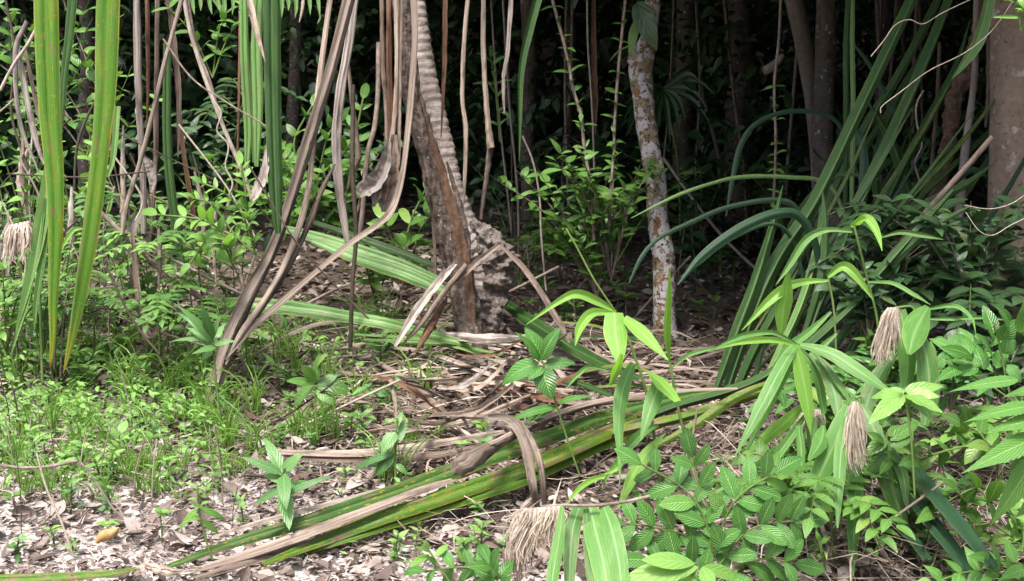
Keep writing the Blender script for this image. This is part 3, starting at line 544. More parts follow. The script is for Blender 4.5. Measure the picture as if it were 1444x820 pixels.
fallen('green blade with dry margins lying right of the trunk foot', [(692, 412), (745, 450), (800, 485), (850, 512), (905, 534)], [18, 25, 26, 23, 12], .18, 'strap')
fallen('tan dry strip along the blade right of the trunk foot', [(700, 416), (760, 452), (830, 494), (900, 520)], [5, 8, 7, 3], .16, 'dry_tan', 'A')
fallen('brown strap running right from the trunk foot', [(690, 442), (760, 492), (850, 526), (935, 542)], [6, 8, 8, 4], .08, 'dry_brown', 'A')
fallen('short brown strap against the mud covered trunk foot', [(672, 404), (690, 430), (720, 470), (748, 492)], [6, 8, 8, 3], .12, 'dry_brown', 'U')
fallen('long tan strap pointing right from the pale bent stub', [(556, 489), (600, 496), (650, 512), (700, 530), (760, 546), (820, 552)], [8, 9, 9, 9, 8, 4], .10, 'dry_tan', 'A')
fallen('short thick brown strap pointing down towards the clearing', [(537, 514), (580, 540), (620, 575), (654, 612)], [9, 11, 10, 3], .08, 'dry_brown', 'U')
fallen('thin tan strap running towards the upright reed leaf', [(720, 498), (800, 506), (900, 511), (1000, 523), (1065, 532)], [4, 6, 6, 5, 3], .10, 'dry_tan', 'A')
fallen('lower thin brown strap running towards the right blades', [(740, 516), (830, 520), (930, 518), (1050, 545)], [4, 6, 6, 3], .08, 'dry_brown', 'A')
for i in range(26):
    y = rnd.uniform(475, 610); x = rnd.uniform(480, 800); l = rnd.uniform(80, 230)
    fallen('dry tan strap in the tangle in front of the trunk foot', [(x, y + rnd.uniform(-8, 8)), (x + l * .5, y + rnd.uniform(-9, 12)), (x + l, y + rnd.uniform(-60, 60))], [rnd.uniform(3, 10), rnd.uniform(8, 16), rnd.uniform(2, 7)], [rnd.uniform(.0, .10), rnd.uniform(.06, .26), rnd.uniform(.0, .14)], rnd.choice(['dry_tan', 'dry_brown', 'dry_grey', 'dry_grey', 'dry_red']), rnd.choice(['A', 'V', 'A', 'flat', 'W']), rnd.uniform(-55, 55), .16, 'dry straps tangled before the trunk foot', 24)
for i in range(8):
    y = rnd.uniform(420, 560); x = rnd.choice([rnd.uniform(350, 520), rnd.uniform(700, 860)]); l = rnd.uniform(120, 240)
    fallen('narrow green blade lying in the tangle beside the trunk foot', [(x, y + rnd.uniform(-8, 8)), (x + l * .5, y + rnd.uniform(-9, 12)), (x + l, y + rnd.uniform(-10, 50))], [4, rnd.uniform(8, 13), 3], rnd.uniform(.08, .2), rnd.choice(['strap', 'strap_pale', 'strap_lime']), 'M', rnd.uniform(-30, 30), .04, 'narrow green blades beside the trunk foot', 24)
for i in range(26):
    y = rnd.uniform(430, 620); x = rnd.uniform(350, 900); l = rnd.uniform(60, 200); a = rnd.uniform(-.9, .9); d = G(x, y) - rnd.uniform(.05, .3)
    T_('dry_twig', 'thin stick criss-crossing the tangle round the trunk foot', 'twig', [(x, y), (x + l * .5 * math.cos(a), y - l * .5 * math.sin(a) + rnd.uniform(-8, 8)), (x + l * math.cos(a), y - l * math.sin(a))], rnd.uniform(.8, 2.2), (d, d - rnd.uniform(0, .3)), rnd.choice(['twig', 'twig_pale', 'twig_dark']), 'sticks in the tangle round the trunk foot', n=5)
# stubs and propped pieces (upright)
for lb, pts, wd, d, mt, pr in (
 ('pale split stub leaning on the dead trunk, front one', [(642, 372), (615, 402), (585, 442), (557, 489)], [7, 12, 13, 5], (6.35, 6.0), 'dry_grey', 'V'),
 ('brown stub leaning on the dead trunk behind the pale one', [(657, 374), (630, 408), (595, 455), (568, 486)], [8, 10, 10, 4], (6.35, 6.05), 'dry_brown', 'U'),
 ('short tan stub wedged between the dead and the ringed trunk', [(703, 346), (680, 364), (655, 385), (640, 398)], [7, 10, 10, 5], (6.45, 6.3), 'dry_tan', 'V'),
 ('dark red stub propped left of the dead trunk foot', [(628, 424), (606, 463), (588, 495)], [9, 14, 6], (6.3, 6.1), 'dry_red', 'U'),
 ('dark arching strap over the litter right of the ringed trunk', [(704, 345), (735, 375), (760, 408), (788, 455), (803, 484)], [4, 9, 9, 9, 4], (6.5, 6.1), 'dry_brown', 'V'),
 ('brown strap folded over the foreground bundle, left of the two bends', [(688, 588), (718, 592), (737, 618), (747, 660), (752, 690), (758, 716)], [8, 13, 15, 14, 12, 8], [4.65, 4.45, 4.28, 4.22, 4.2, 4.25], 'dry_tan', 'V'),
 ('brown strap folded over the foreground bundle, right of the two bends', [(700, 582), (732, 598), (754, 632), (764, 668), (768, 716)], [6, 12, 13, 12, 8], [4.65, 4.42, 4.24, 4.2, 4.25], 'dry_brown', 'U'),
 ('curved dry strap under the frayed tassel at the bottom', [(757, 745), (744, 775), (722, 798), (686, 825)], [8, 10, 9, 5], (3.75, 3.7), 'dry_tan', 'V'),
 ('dry brown strap leaning in front of the smooth right trunk', [(1252, 362), (1300, 306), (1350, 250), (1400, 193)], [7, 9, 10, 10], (5.4, 5.2), 'dry_brown', 'U'),
 ('dry strap standing in the lower right thicket, left of a pair', [(1148, 716), (1165, 760), (1180, 810), (1184, 835)], [6, 9, 10, 9], 3.8, 'dry_tan', 'U'),
 ('dry strap standing in the lower right thicket, right of a pair', [(1164, 724), (1180, 770), (1194, 830)], [4, 8, 9], 3.78, 'dry_brown', 'U'),
 ('dry stub standing by the short brown strap', [(551, 535), (557, 565), (560, 605)], [8, 8, 6], 5.2, 'dry_tan', 'U')):
    S_('broken_dead_leaf', lb, 'dead leaf', pts, wd, d, mt, pr, None, wob=.08, n=32)
for lb, pts, wd, l in (('broad dark blade lying in the lower right shade, uppermost of three', [(1282, 646), (1322, 700), (1362, 748), (1402, 800)], [22, 26, 26, 20], .28),
 ('dark blade lying in the lower right shade, middle of three', [(1260, 660), (1300, 716), (1342, 770), (1372, 815)], [20, 26, 26, 18], .2),
 ('dark blade lying in the lower right shade, lowest of three', [(1238, 690), (1270, 735), (1310, 790)], [14, 18, 16], .14)):
    fallen(lb, pts, wd, l, 'strap_blue')
# ================================================================ THE BIG SCREW PINE CLUMP ON THE RIGHT
t = thing('screw_pine_clump', 'big clump of long dark green ridged blades rising on the right', 'screw pine', PG(1045, 580))
SPB = [
 ([(1018, 575), (1052, 470), (1095, 370), (1150, 285), (1215, 150), (1296, -20)], [14, 24, 25, 24, 23, 20], (5.2, 5.5), 'strap'),
 ([(1105, 565), (1140, 470), (1175, 380), (1202, 310), (1250, 210), (1300, 100), (1348, -20)], [10, 18, 22, 22, 21, 20, 16], (5.3, 5.7), 'strap'),
 ([(1005, 565), (1035, 480), (1065, 400), (1092, 310), (1104, 262)], [8, 22, 21, 12, 2], (5.15, 5.35), 'strap'),
 ([(1085, 525), (1130, 430), (1156, 340), (1160, 290), (1156, 265)], [10, 16, 15, 10, 2], (5.3, 5.5), 'strap_pale'),
 ([(1115, 525), (1146, 440), (1163, 370), (1164, 310), (1160, 268)], [4, 13, 15, 11, 2], (5.2, 5.3), 'strap'),
 ([(1060, 560), (1080, 470), (1110, 400), (1140, 345), (1175, 300)], [5, 12, 13, 10, 2], (5.4, 5.6), 'strap'),
 ([(1030, 575), (1062, 500), (1100, 430), (1126, 380)], [12, 18, 14, 2], (5.1, 5.0), 'strap'),
 ([(1160, 440), (1152, 350), (1128, 306), (1094, 302), (1045, 322), (992, 360), (956, 402)], [8, 12, 14, 15, 15, 12, 3], (5.4, 5.0), 'strap_blue'),
 ([(1140, 430), (1120, 345), (1088, 316), (1029, 338), (985, 372), (958, 392)], [4, 6, 6, 6, 5, 1], (5.4, 5.1), 'strap_blue'),
 ([(1150, 420), (1130, 310), (1100, 283), (1029, 292), (974, 314), (930, 336), (905, 362), (887, 400)], [5, 8, 8, 7, 7, 6, 6, 2], (5.6, 5.5), 'strap_blue'),
 ([(1200, 330), (1170, 262), (1110, 250), (1044, 250), (1000, 260), (950, 278), (890, 308)], [4, 6, 6, 6, 5, 5, 1], (5.9, 5.7), 'strap_pale'),
 ([(1215, 260), (1180, 172), (1120, 157), (1070, 172), (1046, 202), (1034, 248), (1024, 305)], [4, 6, 7, 7, 8, 7, 2], (6.3, 6.1), 'strap_blue'),
 ([(1192, 340), (1194, 160), (1194, 70), (1198, -20)], [8, 10, 11, 9], 6.1, 'strap'),
 ([(1200, 340), (1203, 160), (1202, 60), (1203, -20)], [6, 7, 7, 5], 6.15, 'strap_pale'),
 ([(1195, 352), (1214, 290), (1219, 230), (1214, 195), (1203, 178)], [10, 14, 13, 10, 3], 5.8, 'strap_blue'),
 ([(1130, 565), (1190, 470), (1255, 375), (1318, 320), (1370, 290)], [8, 13, 14, 11, 2], (5.2, 5.1), 'strap'),
 ([(1040, 565), (1100, 522), (1180, 452), (1285, 335), (1345, 268)], [12, 17, 18, 16, 5], (5.0, 5.2), 'strap'),
 ([(880, 605), (950, 575), (1050, 545), (1120, 505), (1180, 455), (1240, 395)], [8, 15, 17, 16, 13, 3], (4.85, 5.1), 'strap'),
 ([(862, 612), (960, 590), (1060, 560), (1130, 540)], [16, 18, 14, 4], (4.75, 5.0), 'strap_lime'),
 ([(905, 640), (980, 600), (1040, 560), (1110, 530)], [5, 14, 14, 3], (4.7, 4.95), 'strap_lime'),
 ([(1270, 175), (1246, 130), (1225, 90), (1190, 45)], [8, 8, 6, 2], 6.3, 'strap_blue'),
 ([(1290, 310), (1272, 240), (1252, 190), (1222, 140)], [20, 20, 16, 3], 6.3, 'strap'),
 ([(1240, 300), (1236, 230), (1260, 150), (1300, 80), (1316, 40)], [12, 14, 12, 9, 2], 6.5, 'strap'),
 ([(1150, 330), (1215, 190), (1265, 110), (1318, 10), (1330, -25)], [10, 14, 13, 12, 10], 6.3, 'strap'),
 ([(1230, 330), (1272, 240), (1312, 165), (1350, 90), (1368, 30)], [12, 16, 15, 10, 2], 6.2, 'strap'),
 ([(1235, 330), (1300, 292), (1360, 262), (1400, 232)], [8, 14, 12, 2], 5.7, 'strap'),
 ([(1260, 300), (1320, 280), (1370, 240), (1410, 262)], [8, 12, 10, 2], 6.0, 'strap_blue')]
for pts, wd, d, mt in SPB: S_('blade', None, None, pts, wd, d, mt, 'R' if max(wd) > 15 else 'A', None, n=44, wob=.015, parent=t, face=(rnd.uniform(-.2, .5), -1, .2))
for i in range(20):
    x = rnd.uniform(1045, 1250); y = rnd.uniform(400, 570); a = rnd.uniform(.35, 1.0) + (x - 1045) / 600; L = rnd.uniform(180, 420); d = rnd.uniform(5.4, 6.6); b = rnd.uniform(-.03, .03)
    S_('blade', None, None, [(x, y), (x + a * L * .33, y - L * .36 + b * L), (x + a * L * .62, y - L * .68 + b * L), (x + a * L * .86, y - L)], [5, rnd.uniform(7, 12), rnd.uniform(6, 11), 1], (d, d + rnd.uniform(-.2, .4)), rnd.choice(['strap', 'strap', 'strap_blue', 'strap_mid']), rnd.choice(['R', 'A']), None, n=22, parent=t, face=(rnd.uniform(-.6, .6), -1, .2))
for i in range(8):
    x = rnd.uniform(1040, 1340); y = rnd.uniform(400, 560); a = rnd.uniform(.2, 1.5); L = rnd.uniform(120, 280); d = rnd.uniform(5.5, 6.3)
    pts = [(x, y), (x + a * L * .35, y - L * .5), (x + a * L * .9, y - L * rnd.uniform(.7, 1.0)), (x + a * L * 1.5, y - L * rnd.uniform(.5, 1.0))]
    S_('blade', None, None, pts, [7, rnd.uniform(7, 13), 8, 1], (d, d + rnd.uniform(-.3, .3)), rnd.choice(['strap', 'strap', 'strap_blue']), 'M', None, n=26, parent=t, face=(rnd.uniform(-.5, .3), -1, .35))
# ================================================================ REED GRASS WITH TASSELS
def blades(t, rows, d0, mats=('reed',), face=(0, -1, .5)):
    for r in rows:
        pts, wd = r[0], r[1]; mt = r[2] if len(r) > 2 else rnd.choice(mats); a = d0 + rnd.uniform(-.08, .08); b = a - rnd.uniform(.02, .22)
        S_('leaf', None, None, pts, [x * 1.0 for x in wd], (a, b), mt, 'V' if max(wd) < 16 else 'flat', None, n=30, wob=.012, parent=t, face=(face[0] + rnd.uniform(-.25, .25), face[1], face[2]), twist=rnd.uniform(-14, 14))
def tassel(t, top, ends, d, n=150, mat='fibre', bulge=8):
    mb = MB()
    for i in range(n):
        k = rnd.random(); j = k * (len(ends) - 1); q = int(min(j, len(ends) - 2)); f = j - q
        ex = ends[q][0] * (1 - f) + ends[q + 1][0] * f; ey = ends[q][1] * (1 - f) + ends[q + 1][1] * f
        sh = rnd.choice([rnd.uniform(.3, .8), rnd.uniform(.75, 1.12)]); sx = top[0][0] * (1 - k) + top[1][0] * k; sy = top[0][1] * (1 - k) + top[1][1] * k
        ex = sx + (ex - sx) * sh + rnd.gauss(0, 2.2); ey = sy + (ey - sy) * sh
        b = rnd.gauss(0, bulge * .4); dz = rnd.uniform(-.03, .03)
        strap(mb, wp([(sx, sy), (sx * .6 + ex * .4 + b, sy * .62 + ey * .38), (ex + b * .4, ey * .8 + sy * .2), (ex + rnd.gauss(0, 3.5), ey)], [d, d + dz, d + dz, d + dz]), wpx([2.2, 1.9, 1.6, .7], d, 4), 'flat', 7)
    return mb.build('tassel', M[mat], t)
def reed(label, root, d): return thing('reed_grass', label, 'reed grass', P(*root, d))
t = reed('bright reed grass with a star of broad drooping leaves at right', (1150, 700), 4.0)
T_('stem', None, None, [(1150, 705), (1143, 640), (1133, 560), (1125, 488)], 2.2, 4.05, 'stem', parent=t)
blades(t, [([(1124, 487), (1090, 480), (1044, 483), (1008, 493)], [5, 10, 9, 1], 'reed_bright'), ([(1124, 486), (1092, 470), (1062, 471), (1036, 478), (998, 497)], [4, 7, 9, 8, 1]),
 ([(1122, 486), (1130, 520), (1138, 565), (1144, 614)], [10, 27, 25, 1], 'reed_bright'), ([(1122, 489), (1100, 522), (1075, 570), (1036, 645)], [8, 18, 18, 1]), ([(1124, 490), (1104, 530), (1078, 582), (1046, 652)], [8, 18, 15, 1]),
 ([(1128, 486), (1170, 498), (1212, 524), (1268, 562)], [7, 18, 20, 1]), ([(1142, 498), (1166, 524), (1178, 560), (1184, 602)], [7, 19, 20, 2], 'reed_dark'), ([(1132, 572), (1108, 596), (1075, 622), (1040, 655)], [7, 20, 15, 1], 'reed_bright'),
 ([(1126, 600), (1130, 640), (1129, 694)], [9, 12, 1]), ([(1136, 585), (1112, 620), (1082, 660), (1050, 700)], [5, 14, 12, 1]), ([(1150, 498), (1180, 540), (1200, 570)], [5, 14, 3], 'reed_dark'), ([(1124, 488), (1148, 520), (1160, 570), (1160, 590)], [5, 13, 12, 1])], 4.02)
t = reed('tall thin reed grass with arching leaves above the star shaped one', (1240, 560), 4.5)
T_('stem', None, None, [(1240, 560), (1238, 460), (1222, 390), (1204, 318)], 1.8, 4.5, 'stem', parent=t)
T_('stem', None, None, [(1180, 520), (1176, 440), (1168, 392)], 1.6, 4.5, 'stem', parent=t)
blades(t, [([(1202, 327), (1165, 325), (1136, 339), (1114, 372), (1094, 402)], [4, 8, 12, 10, 1], 'reed'), ([(1202, 318), (1222, 309), (1236, 328), (1244, 354)], [6, 15, 11, 1], 'reed_bright'), ([(1200, 320), (1212, 312), (1220, 308)], [5, 9, 5], 'reed_bright'),
 ([(1168, 396), (1124, 400), (1090, 420), (1046, 466)], [4, 13, 15, 1], 'reed_bright'), ([(1101, 474), (1104, 442), (1109, 412), (1112, 378)], [6, 22, 19, 1], 'reed_lit' if 0 else 'reed_bright'), ([(1167, 391), (1188, 376), (1206, 388), (1232, 424)], [6, 14, 14, 1], 'reed_bright'),
 ([(1224, 398), (1258, 400), (1288, 416), (1312, 430)], [3, 7, 7, 1]), ([(1242, 335), (1270, 328), (1300, 332), (1330, 338)], [3, 7, 8, 1], 'reed_dark'), ([(1172, 440), (1140, 470), (1110, 492), (1090, 520)], [4, 12, 12, 1]), ([(1180, 470), (1150, 500), (1120, 540)], [4, 11, 1])], 4.45)
t = reed('reed grass with a tan tassel hanging over broad leaves, upper one at right', (1270, 640), 4.1)
T_('stem', None, None, [(1285, 640), (1282, 520), (1290, 440), (1262, 434)], 2, 4.15, 'stem', parent=t)
tassel(t, [(1252, 434), (1266, 434)], [(1233, 505), (1240, 515), (1255, 505), (1268, 488)], 3.98, 170)
blades(t, [([(1270, 437), (1277, 475), (1280, 515), (1276, 548)], [15, 27, 24, 14], 'reed'), ([(1309, 433), (1298, 452), (1288, 475), (1282, 500)], [10, 34, 34, 6], 'reed'), ([(1296, 468), (1308, 510), (1310, 560), (1304, 600)], [12, 30, 32, 10], 'reed_dark'),
 ([(1262, 498), (1240, 530), (1224, 565), (1215, 600)], [10, 22, 24, 6], 'reed_dark'), ([(1308, 436), (1345, 432), (1368, 448), (1376, 470)], [4, 8, 8, 1]), ([(1308, 450), (1340, 450), (1390, 448), (1420, 452)], [3, 6, 5, 1])], 4.1, face=(0, -1, .2))
t = reed('reed grass with a pale tassel and long drooping leaves, lower one at right', (1205, 760), 3.8)
T_('stem', None, None, [(1220, 760), (1216, 640), (1216, 566), (1206, 562)], 2, 3.85, 'stem', parent=t)
tassel(t, [(1203, 567), (1209, 567)], [(1193, 650), (1200, 662), (1212, 660), (1219, 645)], 3.68, 170)
blades(t, [([(1196, 572), (1184, 608), (1152, 680), (1116, 760)], [12, 30, 27, 1], 'reed'), ([(1192, 588), (1186, 640), (1183, 690), (1181, 745)], [10, 20, 14, 3], 'reed'), ([(1208, 640), (1207, 690), (1204, 750), (1202, 820)], [16, 25, 20, 1], 'reed'),
 ([(1220, 590), (1245, 650), (1264, 706), (1284, 770)], [14, 34, 30, 2], 'reed_dark'), ([(1230, 600), (1270, 660), (1278, 705), (1282, 725)], [10, 18, 10, 1], 'reed_dark'), ([(1214, 570), (1230, 600), (1250, 640)], [8, 24, 8], 'reed_dark'), ([(1162, 600), (1158, 622), (1140, 650)], [6, 24, 4], 'reed')], 3.78, face=(0, -1, .2))
t = reed('reed grass with two faint brown tassels half hidden behind the star shaped leaves', (1140, 740), 4.25)
T_('stem', None, None, [(1146, 745), (1148, 660), (1150, 584)], 1.8, 4.3, 'stem', parent=t)
tassel(t, [(1129, 582), (1136, 584)], [(1113, 615), (1122, 626), (1138, 620)], 4.2, 80); tassel(t, [(1148, 578), (1156, 578)], [(1142, 592), (1150, 606), (1160, 600)], 4.22, 50)
blades(t, [([(1134, 590), (1128, 640), (1130, 690)], [5, 12, 1]), ([(1150, 590), (1140, 640), (1110, 680)], [5, 14, 1])], 4.25)
t = reed('reed grass with an upright spear and drooping leaves in the middle foreground', (935, 680), 4.4)
T_('stem', None, None, [(932, 690), (915, 570), (894, 500), (870, 441)], 2.2, 4.45, 'stem', parent=t)
T_('stem', None, None, [(978, 680), (966, 620), (953, 560), (944, 508)], 2.0, 4.4, 'stem', parent=t)
blades(t, [([(869, 440), (842, 425), (815, 415), (790, 424), (742, 458)], [4, 13, 14, 10, 1], 'reed_bright'), ([(868, 443), (836, 442), (818, 462), (811, 488)], [6, 15, 14, 1], 'reed_bright'), ([(866, 441), (868, 470), (872, 495), (874, 520)], [26, 34, 22, 1], 'reed_bright'),
 ([(880, 448), (906, 470), (942, 508)], [11, 20, 2], 'reed_bright'), ([(944, 512), (940, 470), (942, 428), (945, 378)], [3, 13, 11, 1], 'reed_bright'), ([(893, 512), (879, 548), (873, 590), (874, 640), (874, 684)], [10, 22, 18, 8, 1], 'reed'),
 ([(934, 532), (920, 568), (903, 622)], [18, 23, 2], 'reed_cool' if 0 else 'reed'), ([(914, 524), (936, 544), (956, 566)], [6, 20, 10], 'reed_bright'), ([(862, 524), (832, 518), (814, 530), (799, 548)], [3, 7, 7, 1]), ([(946, 520), (970, 502), (1000, 493), (1025, 488)], [2, 7, 6, 1]),
 ([(938, 611), (912, 640), (893, 670), (868, 726)], [2, 17, 18, 1], 'reed_bright'), ([(928, 600), (905, 612), (880, 640), (845, 690)], [6, 15, 13, 1], 'reed'), ([(888, 680), (900, 705), (912, 740)], [5, 15, 2], 'reed'), ([(864, 668), (834, 678), (815, 692), (799, 712)], [2, 10, 8, 1], 'reed_bright'),
 ([(860, 544), (870, 520), (876, 500)], [4, 14, 6], 'reed_bright'), ([(888, 640), (870, 660), (850, 670)], [4, 10, 1], 'reed_bright')], 4.38)
t = reed('reed grass at the bottom edge with a frayed tan tassel and hanging leaves', (900, 760), 3.4)
T_('stem', None, None, [(916, 700), (880, 708), (840, 713), (790, 713), (762, 715)], 2.4, 3.4, 'twig', parent=t)
tassel(t, [(735, 718), (790, 714)], [(716, 765), (722, 785), (740, 800), (760, 770), (778, 770)], 3.36, 260, bulge=14)
tassel(t, [(740, 716), (765, 716)], [(722, 805), (735, 822), (752, 800)], 3.4, 80, 'dry_tan')
blades(t, [([(793, 714), (790, 750), (783, 790), (776, 835)], [6, 15, 19, 16], 'reed'), ([(818, 713), (808, 745), (804, 785), (803, 835)], [16, 23, 20, 12], 'reed_dark'), ([(832, 713), (840, 750), (850, 790), (858, 840)], [18, 34, 36, 28], 'reed'), ([(850, 712), (862, 745), (872, 790), (878, 835)], [14, 26, 26, 18], 'reed'), ([(826, 713), (830, 760), (834, 800), (838, 835)], [6, 16, 18, 14], 'reed_dark')], 3.4, face=(0, -1, .15))
# ================================================================ HAND PLACED BROADLEAF PLANTS
def broad(name, label, cat, stems, leaves, d, mat='leaf', r=1.6, kind='ovate', face=(0, -.75, .7), wavy=0., jit=.1, group=None, serr=0., stemmat='stem', n=11, droop=(.05, .25)):
    root = stems[0][0]; t = thing(name, label, cat, P(*root, d), group); mb = MB()
    for s in stems: tube(mb, wp(s, d), r * d / F, 6, 4 * len(s))
    mb.build('stem', M[stemmat], t); mb = MB()
    for bx, by, tx, ty, ww in leaves:
        L = math.hypot(tx - bx, ty - by); dd = d + rnd.uniform(-jit, jit)
        leaf(mb, P(bx, by, d), P(tx, ty, dd), ww * d / F, (face[0] + rnd.uniform(-.35, .35), face[1], face[2]), kind, droop=rnd.uniform(*droop), wavy=wavy, n=n * 2 if serr else n, nc=7, serr=serr)
    mb.build('foliage', M[mat], t); return t
def pin(stem, n, L, Wd, d, t0=.12, ang=60):       # leaflets in pairs along a picture-space rachis
    c = cr(stem, 40); T = tang(c); out = []
    for i in range(n):
        k = t0 + (1 - t0) * i / max(1, n - .6); j = min(39, int(k * 39)); s = math.sin(math.pi * min(1, .25 + .75 * k)) ** .5 if n > 3 else 1
        for sg in (-1, 1):
            a = math.atan2(T[j][1], T[j][0]) + sg * math.radians(ang * rnd.uniform(.8, 1.1)); l = L * (.6 + .4 * s) * rnd.uniform(.85, 1.1)
            out.append((c[j][0], c[j][1], c[j][0] + l * math.cos(a), c[j][1] + l * math.sin(a), Wd * l / L))
    a = math.atan2(T[-1][1], T[-1][0]); out.append((*c[-1], c[-1][0] + L * .9 * math.cos(a), c[-1][1] + L * .9 * math.sin(a), Wd)); return out
def pinplant(name, label, cat, fronds, L, Wd, d, mat, n=5, group=None, kind='ovate', **kw):
    lv = []
    for f in fronds:
        nn = n
        if isinstance(f, tuple): f, nn = f
        lv += pin(f, nn, L, Wd, d)
    return broad(name, label, cat, [f[0] if isinstance(f, tuple) else f for f in fronds], lv, d, mat, kind=kind, group=group, **kw)
broad('seedling', 'young plant with large smooth oval leaves before the tangle of tan straps', 'seedling', [[(818, 672), (800, 620), (785, 572), (772, 530), (764, 508)], [(785, 572), (760, 582), (745, 590)]],
 [(765, 508, 740, 462, 27), (764, 508, 791, 461, 22), (760, 512, 708, 543, 30), (764, 520, 779, 564, 32), (768, 515, 812, 512, 20), (762, 510, 726, 468, 12), (765, 518, 745, 536, 16), (785, 572, 735, 603, 14), (785, 575, 712, 598, 13), (787, 570, 836, 560, 10), (764, 506, 752, 470, 18)], 4.5, 'leaf_gloss', kind='ovate', n=14)
pinplant('glossy_shrub', 'glossy shrub with quilted paired leaflets in the lower right foreground', 'shrub',
 [([(1006, 800), (995, 735), (965, 690), (905, 655)], 5), ([(1006, 790), (1002, 730), (985, 680), (976, 645)], 4), ([(1010, 780), (1025, 725), (1052, 692), (1092, 668)], 5), ([(1004, 800), (970, 758), (930, 745), (880, 738)], 5),
  ([(1012, 800), (1050, 752), (1090, 738), (1125, 735)], 5), ([(1012, 820), (1050, 795), (1085, 788), (1120, 795)], 4), ([(1000, 825), (975, 800), (950, 790), (915, 790)], 4)], 50, 23, 3.5, 'leaf_gloss', kind='ell', wavy=.03, jit=.06, droop=(.02, .15), face=(0, -.9, .6))
broad('glossy_shrub', 'bright shoot with broad overlapping leaves at the bottom edge right of the hanging leaves', 'shrub', [[(1000, 830), (960, 800), (930, 792)]],
 [(985, 800, 878, 818, 34), (980, 795, 905, 790, 26), (990, 800, 1005, 830, 22), (940, 790, 936, 835, 20), (985, 802, 950, 830, 22), (990, 800, 1040, 815, 22), (975, 800, 920, 832, 20)], 3.3, 'leaf_bright', kind='ell', n=13)
pinplant('glossy_shrub', 'leafy shoot with glossy leaflets at the bottom edge, left of the frayed tassel', 'shrub', [([(710, 850), (690, 812), (655, 800), (600, 806)], 6), ([(710, 850), (700, 815), (690, 795)], 3)], 34, 17, 3.5, 'leaf_gloss', kind='ell')
broad('glossy_shrub', 'pale young shoot above the glossy leaflets at the bottom edge', 'shrub', [[(640, 830), (620, 800), (604, 775)]], [(604, 775, 598, 762, 9), (606, 782, 578, 800, 12), (606, 780, 585, 772, 7), (612, 786, 632, 768, 10)], 3.5, 'leaf_bright', kind='ell')
broad('serrated_shrub', 'shrub with big toothed leaves reaching in from the right edge', 'shrub', [[(1480, 700), (1462, 640), (1450, 600), (1440, 560)], [(1450, 600), (1420, 596), (1400, 600)]],
 [(1462, 572, 1359, 596, 24), (1470, 592, 1388, 612, 26), (1466, 615, 1356, 668, 34), (1462, 640, 1396, 742, 40), (1440, 640, 1428, 690, 26), (1436, 536, 1338, 553, 20), (1470, 548, 1415, 560, 18), (1480, 690, 1432, 730, 26), (1478, 660, 1440, 780, 30)], 2.95, 'leaf_serr', kind='lance', serr=.05, n=15, droop=(.05, .15))
broad('shrub', 'shrub with paired oval leaves in front of the smooth right trunk', 'shrub', [[(1440, 620), (1420, 540), (1410, 490), (1402, 455)], [(1420, 560), (1390, 540), (1350, 520)]],
 [(1440, 470, 1452, 410, 30), (1425, 470, 1404, 432, 26), (1402, 470, 1386, 430, 26), (1398, 475, 1388, 456, 22), (1410, 480, 1432, 450, 26), (1400, 505, 1375, 470, 22), (1418, 500, 1422, 475, 22), (1388, 522, 1366, 480, 26), (1405, 520, 1418, 490, 20), (1385, 515, 1340, 508, 20), (1380, 520, 1335, 530, 20), (1372, 505, 1326, 490, 20), (1360, 505, 1310, 478, 22), (1370, 500, 1345, 470, 18), (1420, 515, 1440, 540, 18), (1395, 540, 1378, 560, 18), (1355, 520, 1318, 540, 18)],
 4.0, 'leaf_gloss', kind='ovate', jit=.2, n=12)
broad('shrub', 'yellow green rosette of toothed leaves in the middle of the right thicket', 'shrub', [[(1290, 700), (1285, 620), (1276, 556)]],
 [(1274, 555, 1225, 598, 26), (1276, 553, 1228, 562, 18), (1276, 552, 1330, 545, 20), (1278, 556, 1330, 584, 24), (1280, 555, 1325, 560, 20), (1276, 556, 1280, 572, 12), (1272, 552, 1266, 540, 7), (1270, 560, 1240, 600, 16), (1280, 560, 1318, 598, 18)], 3.6, 'leaf_bright', kind='ovate', serr=.04, wavy=.03, n=11)
broad('shrub', 'dull oval leaved sprig in the shade below the yellow green rosette', 'shrub', [[(1262, 700), (1252, 640), (1250, 610)]], [(1250, 618, 1218, 645, 20), (1252, 640, 1220, 672, 20), (1255, 630, 1288, 618, 18), (1255, 622, 1295, 596, 18), (1252, 640, 1270, 654, 16), (1252, 615, 1270, 600, 14), (1248, 625, 1222, 610, 14), (1256, 650, 1240, 670, 14)], 3.75, 'leaf', kind='ovate')
broad('shrub', 'low bright sprig with fan of leaves left of the drooping reed leaves', 'shrub', [[(1160, 790), (1150, 740), (1140, 702)]], [(1140, 702, 1092, 708, 14), (1142, 704, 1104, 724, 14), (1140, 700, 1118, 692, 12), (1145, 704, 1175, 722, 20), (1150, 700, 1190, 698, 16), (1140, 700, 1146, 688, 10), (1145, 702, 1168, 692, 10), (1150, 708, 1160, 725, 12)], 3.6, 'leaf_bright', kind='ovate')
broad('shrub', 'tiny reddish tipped sprout under the drooping reed leaves', 'seedling', [[(1165, 810), (1160, 780), (1156, 762)]], [(1156, 762, 1150, 748, 7), (1158, 768, 1172, 756, 8), (1156, 768, 1140, 776, 6), (1160, 782, 1152, 790, 8), (1160, 778, 1166, 790, 6)], 3.6, 'leaf_bright')
pinplant('shrub', 'sprawling shrub of dark oval leaflets below the toothed leaves at right', 'shrub', [([(1440, 650), (1395, 628), (1350, 632), (1296, 648)], 6), ([(1400, 720), (1380, 690), (1350, 700), (1316, 722)], 4), ([(1430, 760), (1400, 740), (1372, 742)], 3), ([(1400, 640), (1380, 610), (1355, 598)], 3)], 34, 20, 3.7, 'leaf', jit=.2)
